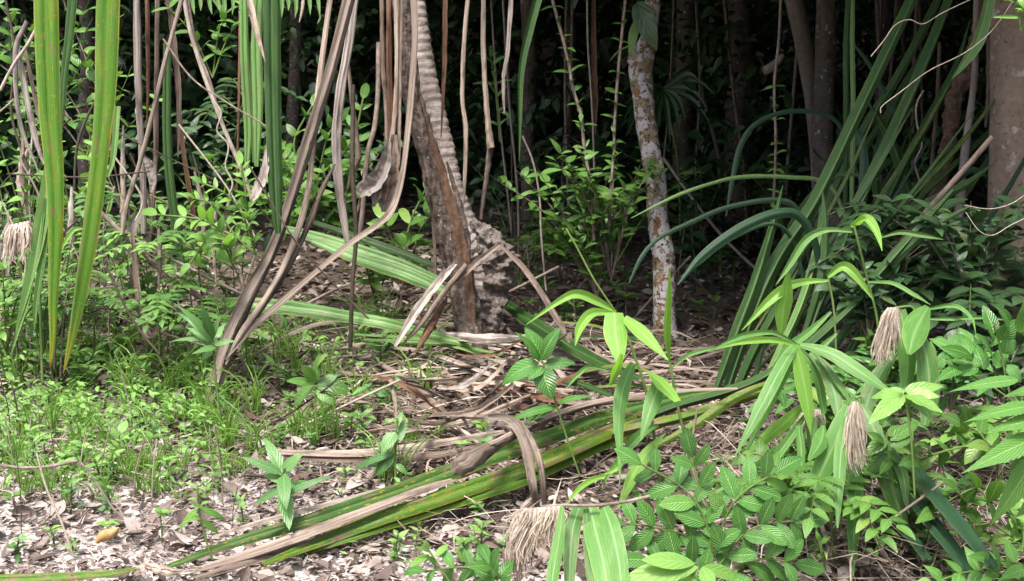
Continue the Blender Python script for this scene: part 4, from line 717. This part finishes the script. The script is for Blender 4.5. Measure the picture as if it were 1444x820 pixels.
pinplant('shrub', 'toothed glossy leaves along the bottom right corner', 'shrub', [([(1470, 840), (1420, 812), (1370, 806), (1316, 822)], 6), ([(1470, 820), (1440, 796), (1400, 790)], 4)], 42, 22, 3.2, 'leaf_serr', kind='lance')
pinplant('shrub', 'small compound leaves left of the bottom right fallen blades', 'shrub', [([(1110, 830), (1070, 820), (1050, 800)], 3), ([(1120, 700), (1095, 660), (1068, 640), (1052, 646)], 4)], 26, 14, 3.8, 'leaf')
pinplant('shrub', 'big leaf lobed seedling behind the star shaped reed leaves', 'shrub', [([(1090, 730), (1085, 690), (1078, 655)], 3)], 44, 26, 4.1, 'leaf')
broad('seedling', 'pale plant with narrow pointed leaves beside the bent straps at left', 'seedling', [[(312, 600), (305, 540), (300, 482)]],
 [(300, 482, 246, 428, 15), (300, 480, 284, 424, 16), (298, 480, 247, 440, 10), (297, 480, 238, 483, 8), (300, 480, 318, 456, 16), (302, 484, 284, 510, 20), (300, 482, 262, 462, 14), (302, 486, 335, 482, 12), (300, 475, 312, 444, 12), (304, 490, 270, 500, 12)], 5.2, 'leaf_cool', kind='lance')
broad('seedling', 'seedling with long drooping oval leaves left of the foreground bundle', 'seedling', [[(418, 770), (408, 715), (398, 668)]],
 [(398, 668, 372, 618, 18), (398, 668, 340, 645, 14), (400, 670, 404, 720, 20), (400, 690, 408, 748, 22), (398, 672, 424, 645, 14), (404, 690, 440, 680, 14), (396, 690, 358, 712, 14), (402, 700, 470, 672, 12), (398, 660, 430, 640, 12), (400, 680, 370, 668, 14)], 4.0, 'leaf_cool', kind='ovate')
broad('seedling', 'upright seedling with two hanging oval leaves behind the foreground bundle', 'seedling', [[(560, 700), (557, 650), (560, 590)]],
 [(558, 610, 538, 640, 22), (557, 640, 528, 672, 24), (558, 640, 497, 668, 12), (560, 600, 568, 580, 9), (560, 625, 572, 590, 14), (558, 655, 575, 670, 10)], 4.6, 'leaf_cool', kind='ovate')
broad('seedling', 'broad five leaved seedling in the weeds right of the bent strap ends', 'seedling', [[(448, 620), (445, 580), (445, 545)]],
 [(445, 545, 415, 572, 20), (446, 545, 494, 552, 26), (446, 544, 476, 530, 16), (444, 542, 404, 538, 14), (446, 540, 450, 500, 14), (445, 550, 470, 570, 16), (446, 540, 425, 515, 16), (448, 520, 462, 500, 12)], 5.0, 'leaf', kind='ell')
broad('seedling', 'yellowish seedling with lance leaves beside the near end of the bundle', 'seedling', [[(300, 790), (290, 760), (280, 718)]],
 [(280, 718, 250, 752, 13), (282, 718, 318, 736, 12), (281, 716, 262, 706, 10), (281, 716, 300, 708, 9), (284, 735, 310, 755, 12), (282, 730, 256, 738, 10)], 3.85, 'leaf_bright', kind='lance')
for lb, fr, L, Wd, d, mt in (
 ('pinnate plant with pale rounded leaflets in the lit left thicket, nearest the slanting stalk', [([(330, 380), (320, 340), (290, 312), (222, 303)], 8), ([(330, 380), (318, 350), (296, 336), (268, 372)], 5)], 27, 14, 5.55, 'leaf_bright'),
 ('pinnate plant with ferny fronds under the pale hanging blades', [([(360, 360), (345, 310), (320, 275), (285, 258)], 8), ([(360, 360), (350, 300), (345, 262), (340, 232)], 7), ([(360, 360), (330, 330), (300, 290), (275, 280)], 6)], 22, 9, 5.8, 'leaf_bright'),
 ('leafy shrub glowing behind the slanting tan straps', [([(440, 300), (425, 250), (415, 200), (440, 150)], 5), ([(440, 300), (410, 240), (390, 210)], 5), ([(440, 300), (470, 240), (500, 190), (512, 140)], 5), ([(440, 300), (460, 200), (480, 170)], 5)], 26, 13, 7.6, 'leaf'),
 ('bright leafy bush low behind the slanting tan straps', [([(405, 330), (400, 270), (392, 210)], 5), ([(405, 330), (420, 270), (430, 225)], 5), ([(405, 330), (380, 290), (372, 250)], 4)], 24, 13, 7.2, 'leaf_bright'),
 ('oval leaved shrub between the slanting straps and the dead trunk', [([(575, 400), (572, 350), (580, 310), (600, 268)], 4), ([(575, 400), (590, 330), (612, 300)], 4), ([(575, 400), (550, 330), (540, 310)], 4)], 30, 16, 7.2, 'leaf')):
    pinplant('shrub', lb, 'shrub', fr, L, Wd, d, mt, jit=.25)
T_('curled_dead_leaf', 'yellow curled dead leaf lying on the pale litter at lower left', 'dead leaf', [(136, 765), (146, 756), (158, 752), (168, 744)], [3, 8, 7, 1], 3.85, 'litter_yel', n=9)
mb = MB(); leaf(mb, PG(176, 756, .0), PG(172, 726, .05), 20 * 3.9 / F, (.3, -1, .3), 'ovate', fold=.5, n=12); tag(mb.build('dead_leaf', M['dry_grey'], origin=PG(176, 756)), 'grey lilac dead leaf standing upright in the lower left litter', 'dead leaf')
mb = MB(); leaf(mb, PG(484, 702, .0), PG(510, 664, .06), 15 * 4.1 / F, (.2, -1, .5), 'ovate', fold=.6, n=12); tag(mb.build('dead_leaf', M['dry_tan'], origin=PG(484, 702)), 'pinkish folded dead leaf standing behind the foreground bundle', 'dead leaf')
# ================================================================ SCATTERED PLANTS
def sprout(name, label, cat, px, py, hpx, kind, mat, group=None, lift=0., d=None, n=8, L=20, Wd=9, lk='ovate', lean=.15):
    dd = d or G(px, py); b = P(px, py, dd); b[2] = ground(b[0], b[1]) if d is None else b[2]; s = dd / F; h = hpx * s; t = thing(name, label, cat, b, group); ms, ml = MB(), MB()
    if kind == 'grass':
        for i in range(n):
            a = rnd.uniform(0, 6.28); l = h * rnd.uniform(.55, 1.15); o = b + np.array([rnd.gauss(0, .012), rnd.gauss(0, .012), -.01]); e = rnd.uniform(.15, .75)
            q = [o, o + np.array([math.cos(a) * e * l * .3, math.sin(a) * e * l * .3, l * .6]), o + np.array([math.cos(a) * e * l, math.sin(a) * e * l, l * rnd.uniform(.6, 1.)])]
            strap(ml, q, [Wd * s * .7, Wd * s, .0008], 'V', 9, face=(math.cos(a + 1.5), math.sin(a + 1.5), .5))
        ml.build('blades', M[mat], t); return t
    for k in range(1 if kind != 'bush' else max(2, n // 4)):
        a = rnd.uniform(0, 6.28); ln = lean if kind != 'bush' else rnd.uniform(.25, .95)
        q = np.array([b, b + np.array([math.cos(a) * ln * h * .4, math.sin(a) * ln * h * .3, h * .55]), b + np.array([math.cos(a) * ln * h, math.sin(a) * ln * h * .7, h * rnd.uniform(.85, 1.05)])])
        tube(ms, q, [.0022 + .8 * s, .0018 + .6 * s, .001], 5, 10)
        if kind == 'pin':
            for f in range(n):
                a2 = rnd.uniform(0, 6.28); st = q[1] + (q[2] - q[1]) * rnd.random(); fl = L * s * rnd.uniform(3, 4.2)
                fr = np.array([st, st + np.array([math.cos(a2) * fl * .5, math.sin(a2) * fl * .5, fl * .28]), st + np.array([math.cos(a2) * fl, math.sin(a2) * fl, rnd.uniform(-.05, .25) * fl])])
                tube(ms, fr, [.8 * s, .6 * s, .4 * s], 4, 8); c = cr(fr, 20); T = tang(c)
                for i in range(6):
                    j = 4 + int(i * 2.6); sd = nrm(np.cross(T[j], (0, 0, 1)))
                    for sg in (-1, 1): leaf(ml, c[j], c[j] + nrm(sd * sg + T[j] * .5 + np.array([0, 0, -.15])) * L * s * rnd.uniform(.8, 1.1), Wd * s, (0, -.3, 1), lk, n=6, nc=5)
                leaf(ml, c[-1], c[-1] + T[-1] * L * s, Wd * s, (0, -.3, 1), lk, n=6, nc=5)
        elif kind == 'whorl':
            for i in range(n):
                a2 = i * 2.4 + rnd.uniform(-.3, .3); hh = q[2] * (1 - .35 * (i / n)) + q[1] * .35 * (i / n)
                v = nrm((math.cos(a2), math.sin(a2), rnd.uniform(-.1, .6))); leaf(ml, hh, hh + v * L * s * rnd.uniform(.7, 1.15), Wd * s, (0, -.25, 1), lk, n=8, nc=5)
        else: lvs_along(ml, q, max(3, n if kind == 'opp' else 4 + n // 6), L * s, Wd * s, 'opp', lk, t0=.25 if kind == 'bush' else .15, up=.3)
    ms.build('stem', M['stem' if rnd.random() < .6 else 'twig'], t); ml.build('foliage', M[mat], t); return t
# lit thicket at the left
LT = [('leafy bush at the far left edge behind the near blades', 18, 420, 190, 'bush', 'leaf_bright', 24, 24, 12, 6.6), ('tall bush behind the first near blade at the top left', 40, 330, 330, 'bush', 'leaf', 34, 26, 13, 7.4),
 ('bush with bright sprays between the two near blades', 110, 350, 250, 'bush', 'leaf_bright', 30, 24, 11, 7.0), ('pinnate bush between the near blades and the tan stalk', 150, 400, 130, 'pin', 'leaf_cool', 7, 20, 9, 6.6),
 ('tall leafy bush behind the spotted blade', 175, 300, 300, 'bush', 'leaf', 26, 24, 12, 7.8), ('spiky leaved bush low behind the hanging dead straps', 235, 400, 120, 'pin', 'leaf', 6, 22, 10, 7.0),
 ('low leafy bush at the foot of the widest left strap', 212, 470, 100, 'bush', 'leaf', 20, 22, 11, 6.4), ('fine leaved bush left of the pale seedling', 225, 500, 90, 'pin', 'leaf', 6, 18, 8, 5.9),
 ('bush at the far left below the dry tassel', 10, 500, 130, 'bush', 'leaf_bright', 22, 22, 11, 5.8), ('leafy bush around the foot of the pale drooping blade', 60, 500, 110, 'bush', 'leaf_cool', 20, 22, 10, 5.9),
 ('yellowish leafy branch at the top among the pale hanging blades', 300, 110, 110, 'bush', 'leaf', 12, 26, 11, 6.6), ('dark bush in the shade under the leafy top branch', 300, 330, 170, 'bush', 'leaf_dark', 30, 26, 13, 8.2),
 ('dark shrub in the gap right of the twisted vines', 325, 300, 190, 'pin', 'leaf_dark', 8, 22, 10, 8.4), ('leafy bush behind the dark green hanging blade', 400, 340, 120, 'bush', 'leaf_bright', 20, 24, 12, 7.0),
 ('bush with broad leaves behind the pale grey ragged strap', 470, 370, 170, 'bush', 'leaf', 26, 30, 15, 7.8), ('low leafy shrub left of the pale crosswise blade', 285, 420, 90, 'pin', 'leaf', 6, 20, 9, 6.4),
 ('bush below the arching leaf stubs near the pale blades', 530, 430, 110, 'bush', 'leaf', 18, 24, 12, 7.3), ('dark leafy bush behind the strap cluster', 500, 310, 130, 'bush', 'leaf_dark', 22, 28, 14, 8.6),
 ('slim shrub with lance leaves left of the vines in the dark gap', 705, 200, 130, 'opp', 'leaf_cool', 7, 34, 9, 7.4),
 ('bushy dark shrub at the foot of the leafy vines', 832, 345, 110, 'bush', 'leaf', 16, 20, 9, 7.6), ('second bushy shrub touching the mottled tree at left', 870, 370, 150, 'bush', 'leaf', 14, 20, 9, 7.7),
 ('low shrub in the litter between the ringed trunk and vines', 790, 395, 90, 'bush', 'leaf', 18, 22, 11, 8.2), ('leafy shrub right of the ringed trunk foot', 748, 400, 60, 'pin', 'leaf', 6, 18, 9, 8.0),
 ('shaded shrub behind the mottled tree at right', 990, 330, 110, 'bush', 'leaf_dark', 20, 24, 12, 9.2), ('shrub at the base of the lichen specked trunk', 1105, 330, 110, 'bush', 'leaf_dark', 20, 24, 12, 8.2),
 ('dark bush between the tall blades and the rough stem', 1275, 300, 150, 'bush', 'leaf_dark', 26, 26, 13, 7.2), ('broad leaved dark bush behind the leaning dry strap', 1290, 430, 130, 'bush', 'leaf_dark', 34, 34, 18, 5.7),  # bushes on the right take the dark leaf colour as painted shade
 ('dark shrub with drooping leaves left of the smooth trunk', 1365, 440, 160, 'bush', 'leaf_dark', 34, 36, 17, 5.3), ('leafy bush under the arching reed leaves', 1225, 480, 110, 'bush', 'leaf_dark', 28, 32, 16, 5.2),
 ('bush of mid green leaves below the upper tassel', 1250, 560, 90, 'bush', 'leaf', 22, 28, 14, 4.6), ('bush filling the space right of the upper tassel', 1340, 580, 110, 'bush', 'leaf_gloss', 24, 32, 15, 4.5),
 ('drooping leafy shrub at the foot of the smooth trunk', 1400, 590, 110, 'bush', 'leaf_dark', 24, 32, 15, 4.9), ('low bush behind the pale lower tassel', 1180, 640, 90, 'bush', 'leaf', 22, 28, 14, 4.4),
 ('leafy sprig at the top right corner in front of the smooth trunk', 1440, 45, 60, 'bush', 'leaf_bright', 8, 34, 16, 4.6)]
for lb, x, y, h, k, mt, n, L, Wd, d in LT: sprout('shrub', lb, 'shrub', x, y, h, k, mt, None, d=d, n=n, L=L, Wd=Wd)
for lb, x, y, h, n in (('leafy mass clinging to the foot of the slanting vine, left of the mottled tree', 822, 385, 150, 26), ('leafy mass around the stem of the upright vine beside the mottled tree', 862, 395, 190, 30), ('low leafy mass between the two vines in the dark gap', 842, 420, 110, 22)):
    sprout('shrub', lb, 'shrub', x, y, h, 'bush', 'leaf', None, d=7.15, n=n, L=25, Wd=11)
for i in range(26):
    x = rnd.uniform(0, 330); y = rnd.uniform(600, 770); d = G(x, y); L = rnd.uniform(40, 130); q = rnd.uniform(-25, 25)
    T_('dry_twig', 'thin bare upright twig poking out of the litter at the lower left', 'twig', [(x + q, y - L), (x + q * .2, y - L * .5), (x, y + 3)], rnd.uniform(.5, 1.2), d, rnd.choice(['twig', 'twig_dark', 'twig_pale']), 'upright twigs at the lower left', n=5)
t = reed('dry tufted reed with grey tassel and pale drooping blades at the far left', (30, 560), 5.6)
tassel(t, [(12, 318), (40, 312)], [(5, 360), (14, 372), (32, 366), (44, 345)], 5.5, 120)
T_('stem', None, None, [(60, 540), (56, 420), (50, 340), (28, 314)], 2, 5.6, 'stem', parent=t)
for pts, wd, mt in (([(70, 235), (58, 320), (40, 400), (22, 470)], [14, 22, 14, 1], 'strap_pale'), ([(66, 280), (62, 350), (52, 420), (48, 470)], [10, 12, 9, 1], 'reed_dark'), ([(60, 300), (50, 360), (36, 430), (16, 500)], [8, 13, 9, 1], 'strap_pale'), ([(118, 322), (104, 325), (92, 342), (86, 355)], [3, 7, 6, 1], 'reed_bright')):
    S_('leaf', None, None, pts, wd, 5.5, mt, 'V', None, n=26, parent=t)
t = thing('understory_palm', 'small dark fan palm right of the mottled tree in the shade', 'palm', P(945, 200, 8.6))
mb = MB(); tube(mb, wp([(960, 330), (955, 220), (935, 125)], 8.7), .008, 6, 10); mb.build('stem', M['stem'], t)
mb = MB()
for i in range(13):
    a = math.radians(-20 + i * 17); L = rnd.uniform(45, 80)
    strap(mb, wp([(935, 125), (935 + L * .6 * math.cos(a), 125 + L * .6 * math.sin(a) - 8), (935 + L * math.cos(a), 125 + L * math.sin(a) + 12)], [8.6, 8.5, 8.4]), wpx([3, 9, .5], 8.6, 3), 'V', 10)
mb.build('fan', M['leaf_dark'], t)
# small plants one could count on the lit ground
ZN = [('small weed standing in the green patch at the left', 'weeds in the green patch at left', 60, (0, 250, 500, 690), 'leaf_bright'),
      ('small weed growing among straps in the left middle ground', 'weeds around the bent straps', 30, (240, 560, 480, 640), 'leaf'),
      ('tiny seedling sprouting from the litter around the fallen bundle', 'seedlings around the fallen bundle', 26, (420, 760, 640, 810), 'leaf_bright'),
      ('tiny seedling sprouting in the litter at the lower left', 'seedlings in the lower left litter', 16, (20, 420, 660, 800), 'leaf_bright'),
      ('small shaded seedling on the dark forest floor', 'seedlings on the shaded forest floor', 36, (720, 1060, 340, 470), 'leaf'),
      ('small weed in the undergrowth at the lower right', 'weeds at the lower right', 12, (880, 1440, 640, 815), 'leaf')]
for lb, gr, cnt, (x0, x1, y0, y1), mt in ZN:
    for i in range(cnt):
        x, y = rnd.uniform(x0, x1), rnd.uniform(y0, y1); sc = rnd.uniform(.6, 1.2) * (1 if y > 480 else .8)
        sprout('weed' if 'weed' in lb else 'seedling', lb, 'weed' if 'weed' in lb else 'seedling', x, y, 46 * sc, rnd.choice(['opp', 'whorl', 'opp']) if 'tiny' in lb or 'shaded' in lb else rnd.choice(['opp', 'bush', 'whorl', 'opp']), rnd.choice([mt, mt, 'leaf_cool', 'leaf']), gr, n=rnd.choice([4, 5, 6]), L=17 * sc + 4, Wd=(17 * sc + 4) * rnd.uniform(.3, .5), lk=rnd.choice(['ovate', 'lance', 'ell']))
for lb, gr, cnt, (x0, x1, y0, y1) in (('grass tuft in the green patch at the left', 'grass tufts in the left patch', 80, (0, 330, 490, 720)), ('grass tuft among the fallen straps in the middle', 'grass tufts among the straps', 34, (340, 620, 480, 700))):
    for i in range(cnt): sprout('grass_tuft', lb, 'grass', rnd.uniform(x0, x1), rnd.uniform(y0, y1), rnd.uniform(45, 105), 'grass', 'grass', gr, n=rnd.randint(8, 18), Wd=2.5)
for i in range(42):
    x = rnd.uniform(-30, 345); d = rnd.uniform(5.9, 7.9); yb = 120 + F * (CH - .1 - max(0, d - 7.2) * .04) / d; h = rnd.uniform(60, 210) * 6.5 / d
    sprout('shrub', ('spindly shrub in the lit thicket behind the near hanging blades' if x < 170 else 'spindly shrub in the lit thicket left of the slanting straps'), 'shrub', x, yb, h, rnd.choice(['bush', 'bush', 'pin', 'opp']), rnd.choice(['leaf_bright', 'leaf_cool', 'leaf']), 'shrubs of the far left thicket' if x < 170 else 'shrubs left of the slanting straps', d=d, n=rnd.choice([8, 10, 12]), L=rnd.uniform(13, 22), Wd=rnd.uniform(5, 9))
for i in range(34):
    x = rnd.uniform(-10, 340); y = rnd.uniform(200, 470); d = rnd.uniform(5.8, 7.0); a = rnd.gauss(1.3, .6); L = rnd.uniform(90, 230); b = rnd.uniform(-25, 25)
    T_('dry_twig', 'thin dry twig tangled in the lit thicket at left', 'twig', [(x - math.cos(a) * L / 2, y - math.sin(a) * L / 2), (x + b, y + b * .5), (x + math.cos(a) * L / 2, y + math.sin(a) * L / 2)], rnd.uniform(.8, 1.9), d, rnd.choice(['twig', 'twig_pale', 'twig_dark']), 'thin twigs in the left thicket', n=5)
for i in range(18):
    x = rnd.uniform(0, 340); y = rnd.uniform(230, 430); d = rnd.uniform(6.0, 7.2); L = rnd.uniform(60, 150); b = rnd.uniform(-14, 14)
    S_('dead_leaf', 'withered grey brown leaf strip hanging in the lit thicket at left', 'dead leaf', [(x, y - L / 2), (x + b, y), (x + b * .3, y + L / 2)], [4, rnd.uniform(7, 13), 3], d, rnd.choice(['dry_grey', 'dry_brown', 'dry_tan']), 'U', 'withered strips in the left thicket', wob=.25, n=20)
for i in range(9):
    x = rnd.uniform(1110, 1460); y = rnd.uniform(620, 840); d = G(x, y) - .12
    sprout('shrub', 'leafy undergrowth shrub among the reed grass at the lower right', 'shrub', x, y, rnd.uniform(50, 110), rnd.choice(['bush', 'whorl', 'pin', 'bush']), rnd.choice(['leaf', 'leaf', 'leaf_gloss', 'leaf_bright']), 'undergrowth shrubs at the lower right', d=d, n=rnd.choice([8, 10, 12]), L=rnd.uniform(24, 40), Wd=rnd.uniform(11, 18))
for i in range(10):
    x = rnd.uniform(1200, 1420); y = rnd.uniform(430, 590); d = rnd.uniform(5.4, 6.2)
    sprout('shrub', 'dim leafy shrub under the blades near the smooth right trunk', 'shrub', x, y, rnd.uniform(70, 150), rnd.choice(['bush', 'pin', 'opp']), 'leaf_dark', 'dim shrubs near the smooth trunk', d=d, n=rnd.choice([8, 10, 12]), L=rnd.uniform(24, 38), Wd=rnd.uniform(11, 18))  # shade on these shrubs is put into the leaf colour
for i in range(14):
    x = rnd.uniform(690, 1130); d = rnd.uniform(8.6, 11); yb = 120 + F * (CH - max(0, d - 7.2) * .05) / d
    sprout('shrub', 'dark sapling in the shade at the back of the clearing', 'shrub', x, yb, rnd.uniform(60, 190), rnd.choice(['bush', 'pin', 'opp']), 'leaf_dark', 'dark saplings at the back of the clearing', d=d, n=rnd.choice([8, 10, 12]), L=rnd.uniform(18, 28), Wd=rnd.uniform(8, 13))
for i in range(18):
    x = rnd.uniform(690, 1330); d = rnd.uniform(8.8, 11.5); yb = 120 + F * (CH - max(0, d - 7.2) * .045) / d; q = rnd.uniform(-40, 40)
    T_('sapling', 'thin bare sapling stem in the dark behind the clearing', 'sapling', [(x + q, -40), (x + q * .6 + rnd.uniform(-8, 8), yb * .35), (x + q * .2 + rnd.uniform(-6, 6), yb * .7), (x, yb + 6)], rnd.uniform(1.2, 3.6), d, rnd.choice(['twig', 'bark_grey', 'twig_dark']), 'thin stems in the dark behind the clearing', n=6)
# ================================================================ STUFF
def gz(x, y): return np.array([ground(a, b) for a, b in zip(x, y)])
def rv(m, sx=1, sy=1, sz=1): return RS.normal(size=(m, 3)) * (sx, sy, sz)
mb = MB(); mp = MB(); tp = [leaf_template('ovate', 6, 5, .5, d_, f_, c_) for d_, f_, c_ in ((.1, .25, -.3), (.3, .5, -.5), (-.25, .1, .5), (.05, .7, 0), (-.1, -.35, .3))]
for k in range(5):
    for m, (y0, y1), (s0, s1), zz in ((1900, (3.2, 6.2), (.03, .095), .03), (9600, (3.2, 6.4), (.010, .045), .02), (2100, (6.0, 13), (.05, .13), .03), (2800, (6, 11), (.02, .06), .02)):
        y = y0 + (y1 - y0) * RS.rand(m) ** (1.1); x = (RS.rand(m) - .5) * 2 * (.46 * y + 1.3); pos = np.stack([x, y, gz(x, y) + RS.rand(m) * zz + .012], 1)
        X = rv(m, 1, 1, .22); N = rv(m, .38, .38, 0) + (0, 0, 1); sz = s0 + (s1 - s0) * RS.rand(m) ** 1.6; ys = .5 + .9 * RS.rand(m)
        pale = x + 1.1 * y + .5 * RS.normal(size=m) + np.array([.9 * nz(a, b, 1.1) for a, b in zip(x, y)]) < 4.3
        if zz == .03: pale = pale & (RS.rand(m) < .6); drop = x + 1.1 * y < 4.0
        else: drop = np.zeros(m, bool)
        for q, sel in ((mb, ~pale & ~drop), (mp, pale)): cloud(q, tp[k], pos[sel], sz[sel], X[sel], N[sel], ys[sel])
tag(mp.build('leaf_litter', M['litter_lit']), 'dead leaves coloured paler for the bright light on the sandy ground at the lower left', 'leaf litter', None, 'stuff')
tag(mb.build('leaf_litter', M['litter']), 'brown dead leaves carpeting the forest floor', 'leaf litter', None, 'stuff')
mb = MB()
def straws(m, xr, yr, ln, wd, lift):
    for i in range(m):
        y = rnd.uniform(*yr); x = rnd.uniform(*xr); a = rnd.uniform(0, 6.28); l = rnd.uniform(*ln); dx, dy = math.cos(a) * l * .5, math.sin(a) * l * .5; b = rnd.gauss(0, .12) * l
        q = [(x - dx, y - dy), (x - dy * .2 + b, y + dx * .2), (x + dx, y + dy)]
        strap(mb, [np.array([u, v, ground(u, v) + .01 + rnd.random() * lift]) for u, v in q], [.002, rnd.uniform(*wd), .001], 'A', 7, face=(0, 0, 1))
straws(700, (-2., .2), (4.0, 7.2), (.1, .45), (.003, .009), .06); straws(450, (-.5, 2.0), (3.6, 7.0), (.15, .6), (.003, .010), .10); straws(500, (.7, 1.7), (3.4, 4.8), (.2, .5), (.003, .006), .16)
straws(260, (-.9, 1.0), (5.2, 7.2), (.2, .8), (.012, .04), .10); straws(420, (-1.8, .1), (3.3, 4.8), (.05, .3), (.002, .006), .03)
tag(mb.build('straw_litter', M['straw']), 'dry straw and thin leaf shreds strewn over the ground', 'straw', None, 'stuff')
mb = MB(); tg = [leaf_template(k, 5, 3, a_, .25, .3) for k, a_ in (('ovate', .45), ('lance', .28), ('ell', .4))]
def low(m, f, s0, s1, hmax):
    for k in range(3):
        x, y = f(m // 3); pos = np.stack([x, y, gz(x, y) + .01 + RS.rand(len(x)) ** 1.5 * hmax], 1)
        cloud(mb, tg[k], pos, s0 + (s1 - s0) * RS.rand(len(x)), rv(len(x), 1, 1, .35), rv(len(x), .45, .45, .1) + (0, -.2, 1))
def fr(x0, x1, y0, y1):
    def g(m):
        px = x0 + (x1 - x0) * RS.rand(m); py = y0 + (y1 - y0) * RS.rand(m); o = []
        for a, b in zip(px, py):
            if mn.noise(Vector((a * .012, b * .02, 4.))) < .0: continue
            o.append(PG(a, b)[:2])
        o = np.array(o); return o[:, 0], o[:, 1]
    return g
low(6500, fr(-60, 320, 480, 650), .014, .048, .2); low(700, fr(-60, 330, 600, 700), .02, .06, .08); low(900, fr(-60, 560, 420, 520), .03, .07, .16); low(500, fr(300, 600, 480, 620), .02, .06, .08); low(1500, fr(320, 610, 400, 520), .018, .055, .16); low(500, fr(420, 620, 500, 600), .015, .045, .10); low(400, fr(380, 800, 620, 800), .015, .04, .04)
tag(mb.build('ground_cover', M['leaf_bright']), 'low green weeds covering the lit ground at left', 'ground cover', None, 'stuff')
mb = MB(); low(1100, fr(1100, 1460, 580, 840), .03, .08, .12); low(900, fr(700, 1100, 310, 460), .03, .07, .10); low(700, fr(1000, 1440, 420, 800), .03, .08, .22); low(400, fr(480, 700, 300, 460), .03, .07, .12)
tag(mb.build('shade_cover', M['leaf']), 'low leafy growth on the shaded ground at right', 'ground cover', None, 'stuff')
# forest mass behind, then unseen leaf masses above, at right and behind the viewer, added as shade
tf = [leaf_template(k, 5, 3, a_, .25, .3) for k, a_ in (('ovate', .5), ('lance', .3), ('ell', .4))]
mb = MB()
for k in range(3):
    for m, (x0, x1), (y0, y1), (z0, z1), (s0, s1) in ((13000, (-8, 8), (12.0, 16.5), (.0, 6.5), (.14, .32)), (1700, (-5, 5), (10.2, 12.5), (.3, 3.6), (.08, .18)), (500, (-4, -1.2), (8.6, 10.5), (.2, 3.4), (.08, .16)), (700, (1.2, 4.5), (8.2, 11), (.2, 3.4), (.08, .18))):
        x = x0 + (x1 - x0) * RS.rand(m); y = y0 + (y1 - y0) * RS.rand(m); z = z0 + (z1 - z0) * RS.rand(m); pos = np.stack([x, y, z], 1)
        keep = np.array([mn.noise(Vector(p * .75)) > (-.06 if s1 < .3 else -.45) for p in pos]); pos = pos[keep]; pos[:, 2] += gz(pos[:, 0], pos[:, 1]) * .8; m2 = len(pos)
        cloud(mb, tf[k], pos, s0 + (s1 - s0) * RS.rand(m2), rv(m2, 1, 1, .6) + (0, 0, -.25), rv(m2, .5, .5, .1) + (0, -.4, .8))
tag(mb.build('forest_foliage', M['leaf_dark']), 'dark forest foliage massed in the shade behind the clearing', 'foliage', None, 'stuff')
mb = MB()
for k in range(3):
    for m, (x0, x1), (y0, y1), (z0, z1), (s0, s1) in ((8000, (-11, 12), (9, 21), (2.7, 5.5), (.35, .65)), (5000, (-16, 16), (20, 42), (2.5, 6), (.6, 1.1)), (3600, (-.75, 9), (6.7, 10), (2.45, 3.7), (.22, .42)), (2200, (.5, 7), (4.7, 7.5), (2.5, 4.2), (.22, .42)), (1800, (2.6, 7), (6.2, 11), (0, 3.5), (.25, .45)), (3500, (-16, 16), (-11, -6.5), (0, 6.5), (.5, .9))):  # last set is behind the viewer, added to block low sky light
        x = x0 + (x1 - x0) * RS.rand(m); y = y0 + (y1 - y0) * RS.rand(m); z = z0 + (z1 - z0) * RS.rand(m)
        if y0 > 8: z += gz(x, y)
        if x0 == 2.6: x = np.maximum(x, .44 * y + .5)
        cloud(mb, tf[k], np.stack([x, y, z], 1), s0 + (s1 - s0) * RS.rand(m), rv(m, 1, 1, .4), rv(m, .4, .4, .1) + (0, 0, 1))
tag(mb.build('shading_canopy', M['leaf_dark']), 'unseen leaf masses overhead, at right and behind the viewer, added to shade the scene', 'canopy', None, 'stuff')

for o in list(bpy.data.objects):
    if '_o' in o: del o['_o']
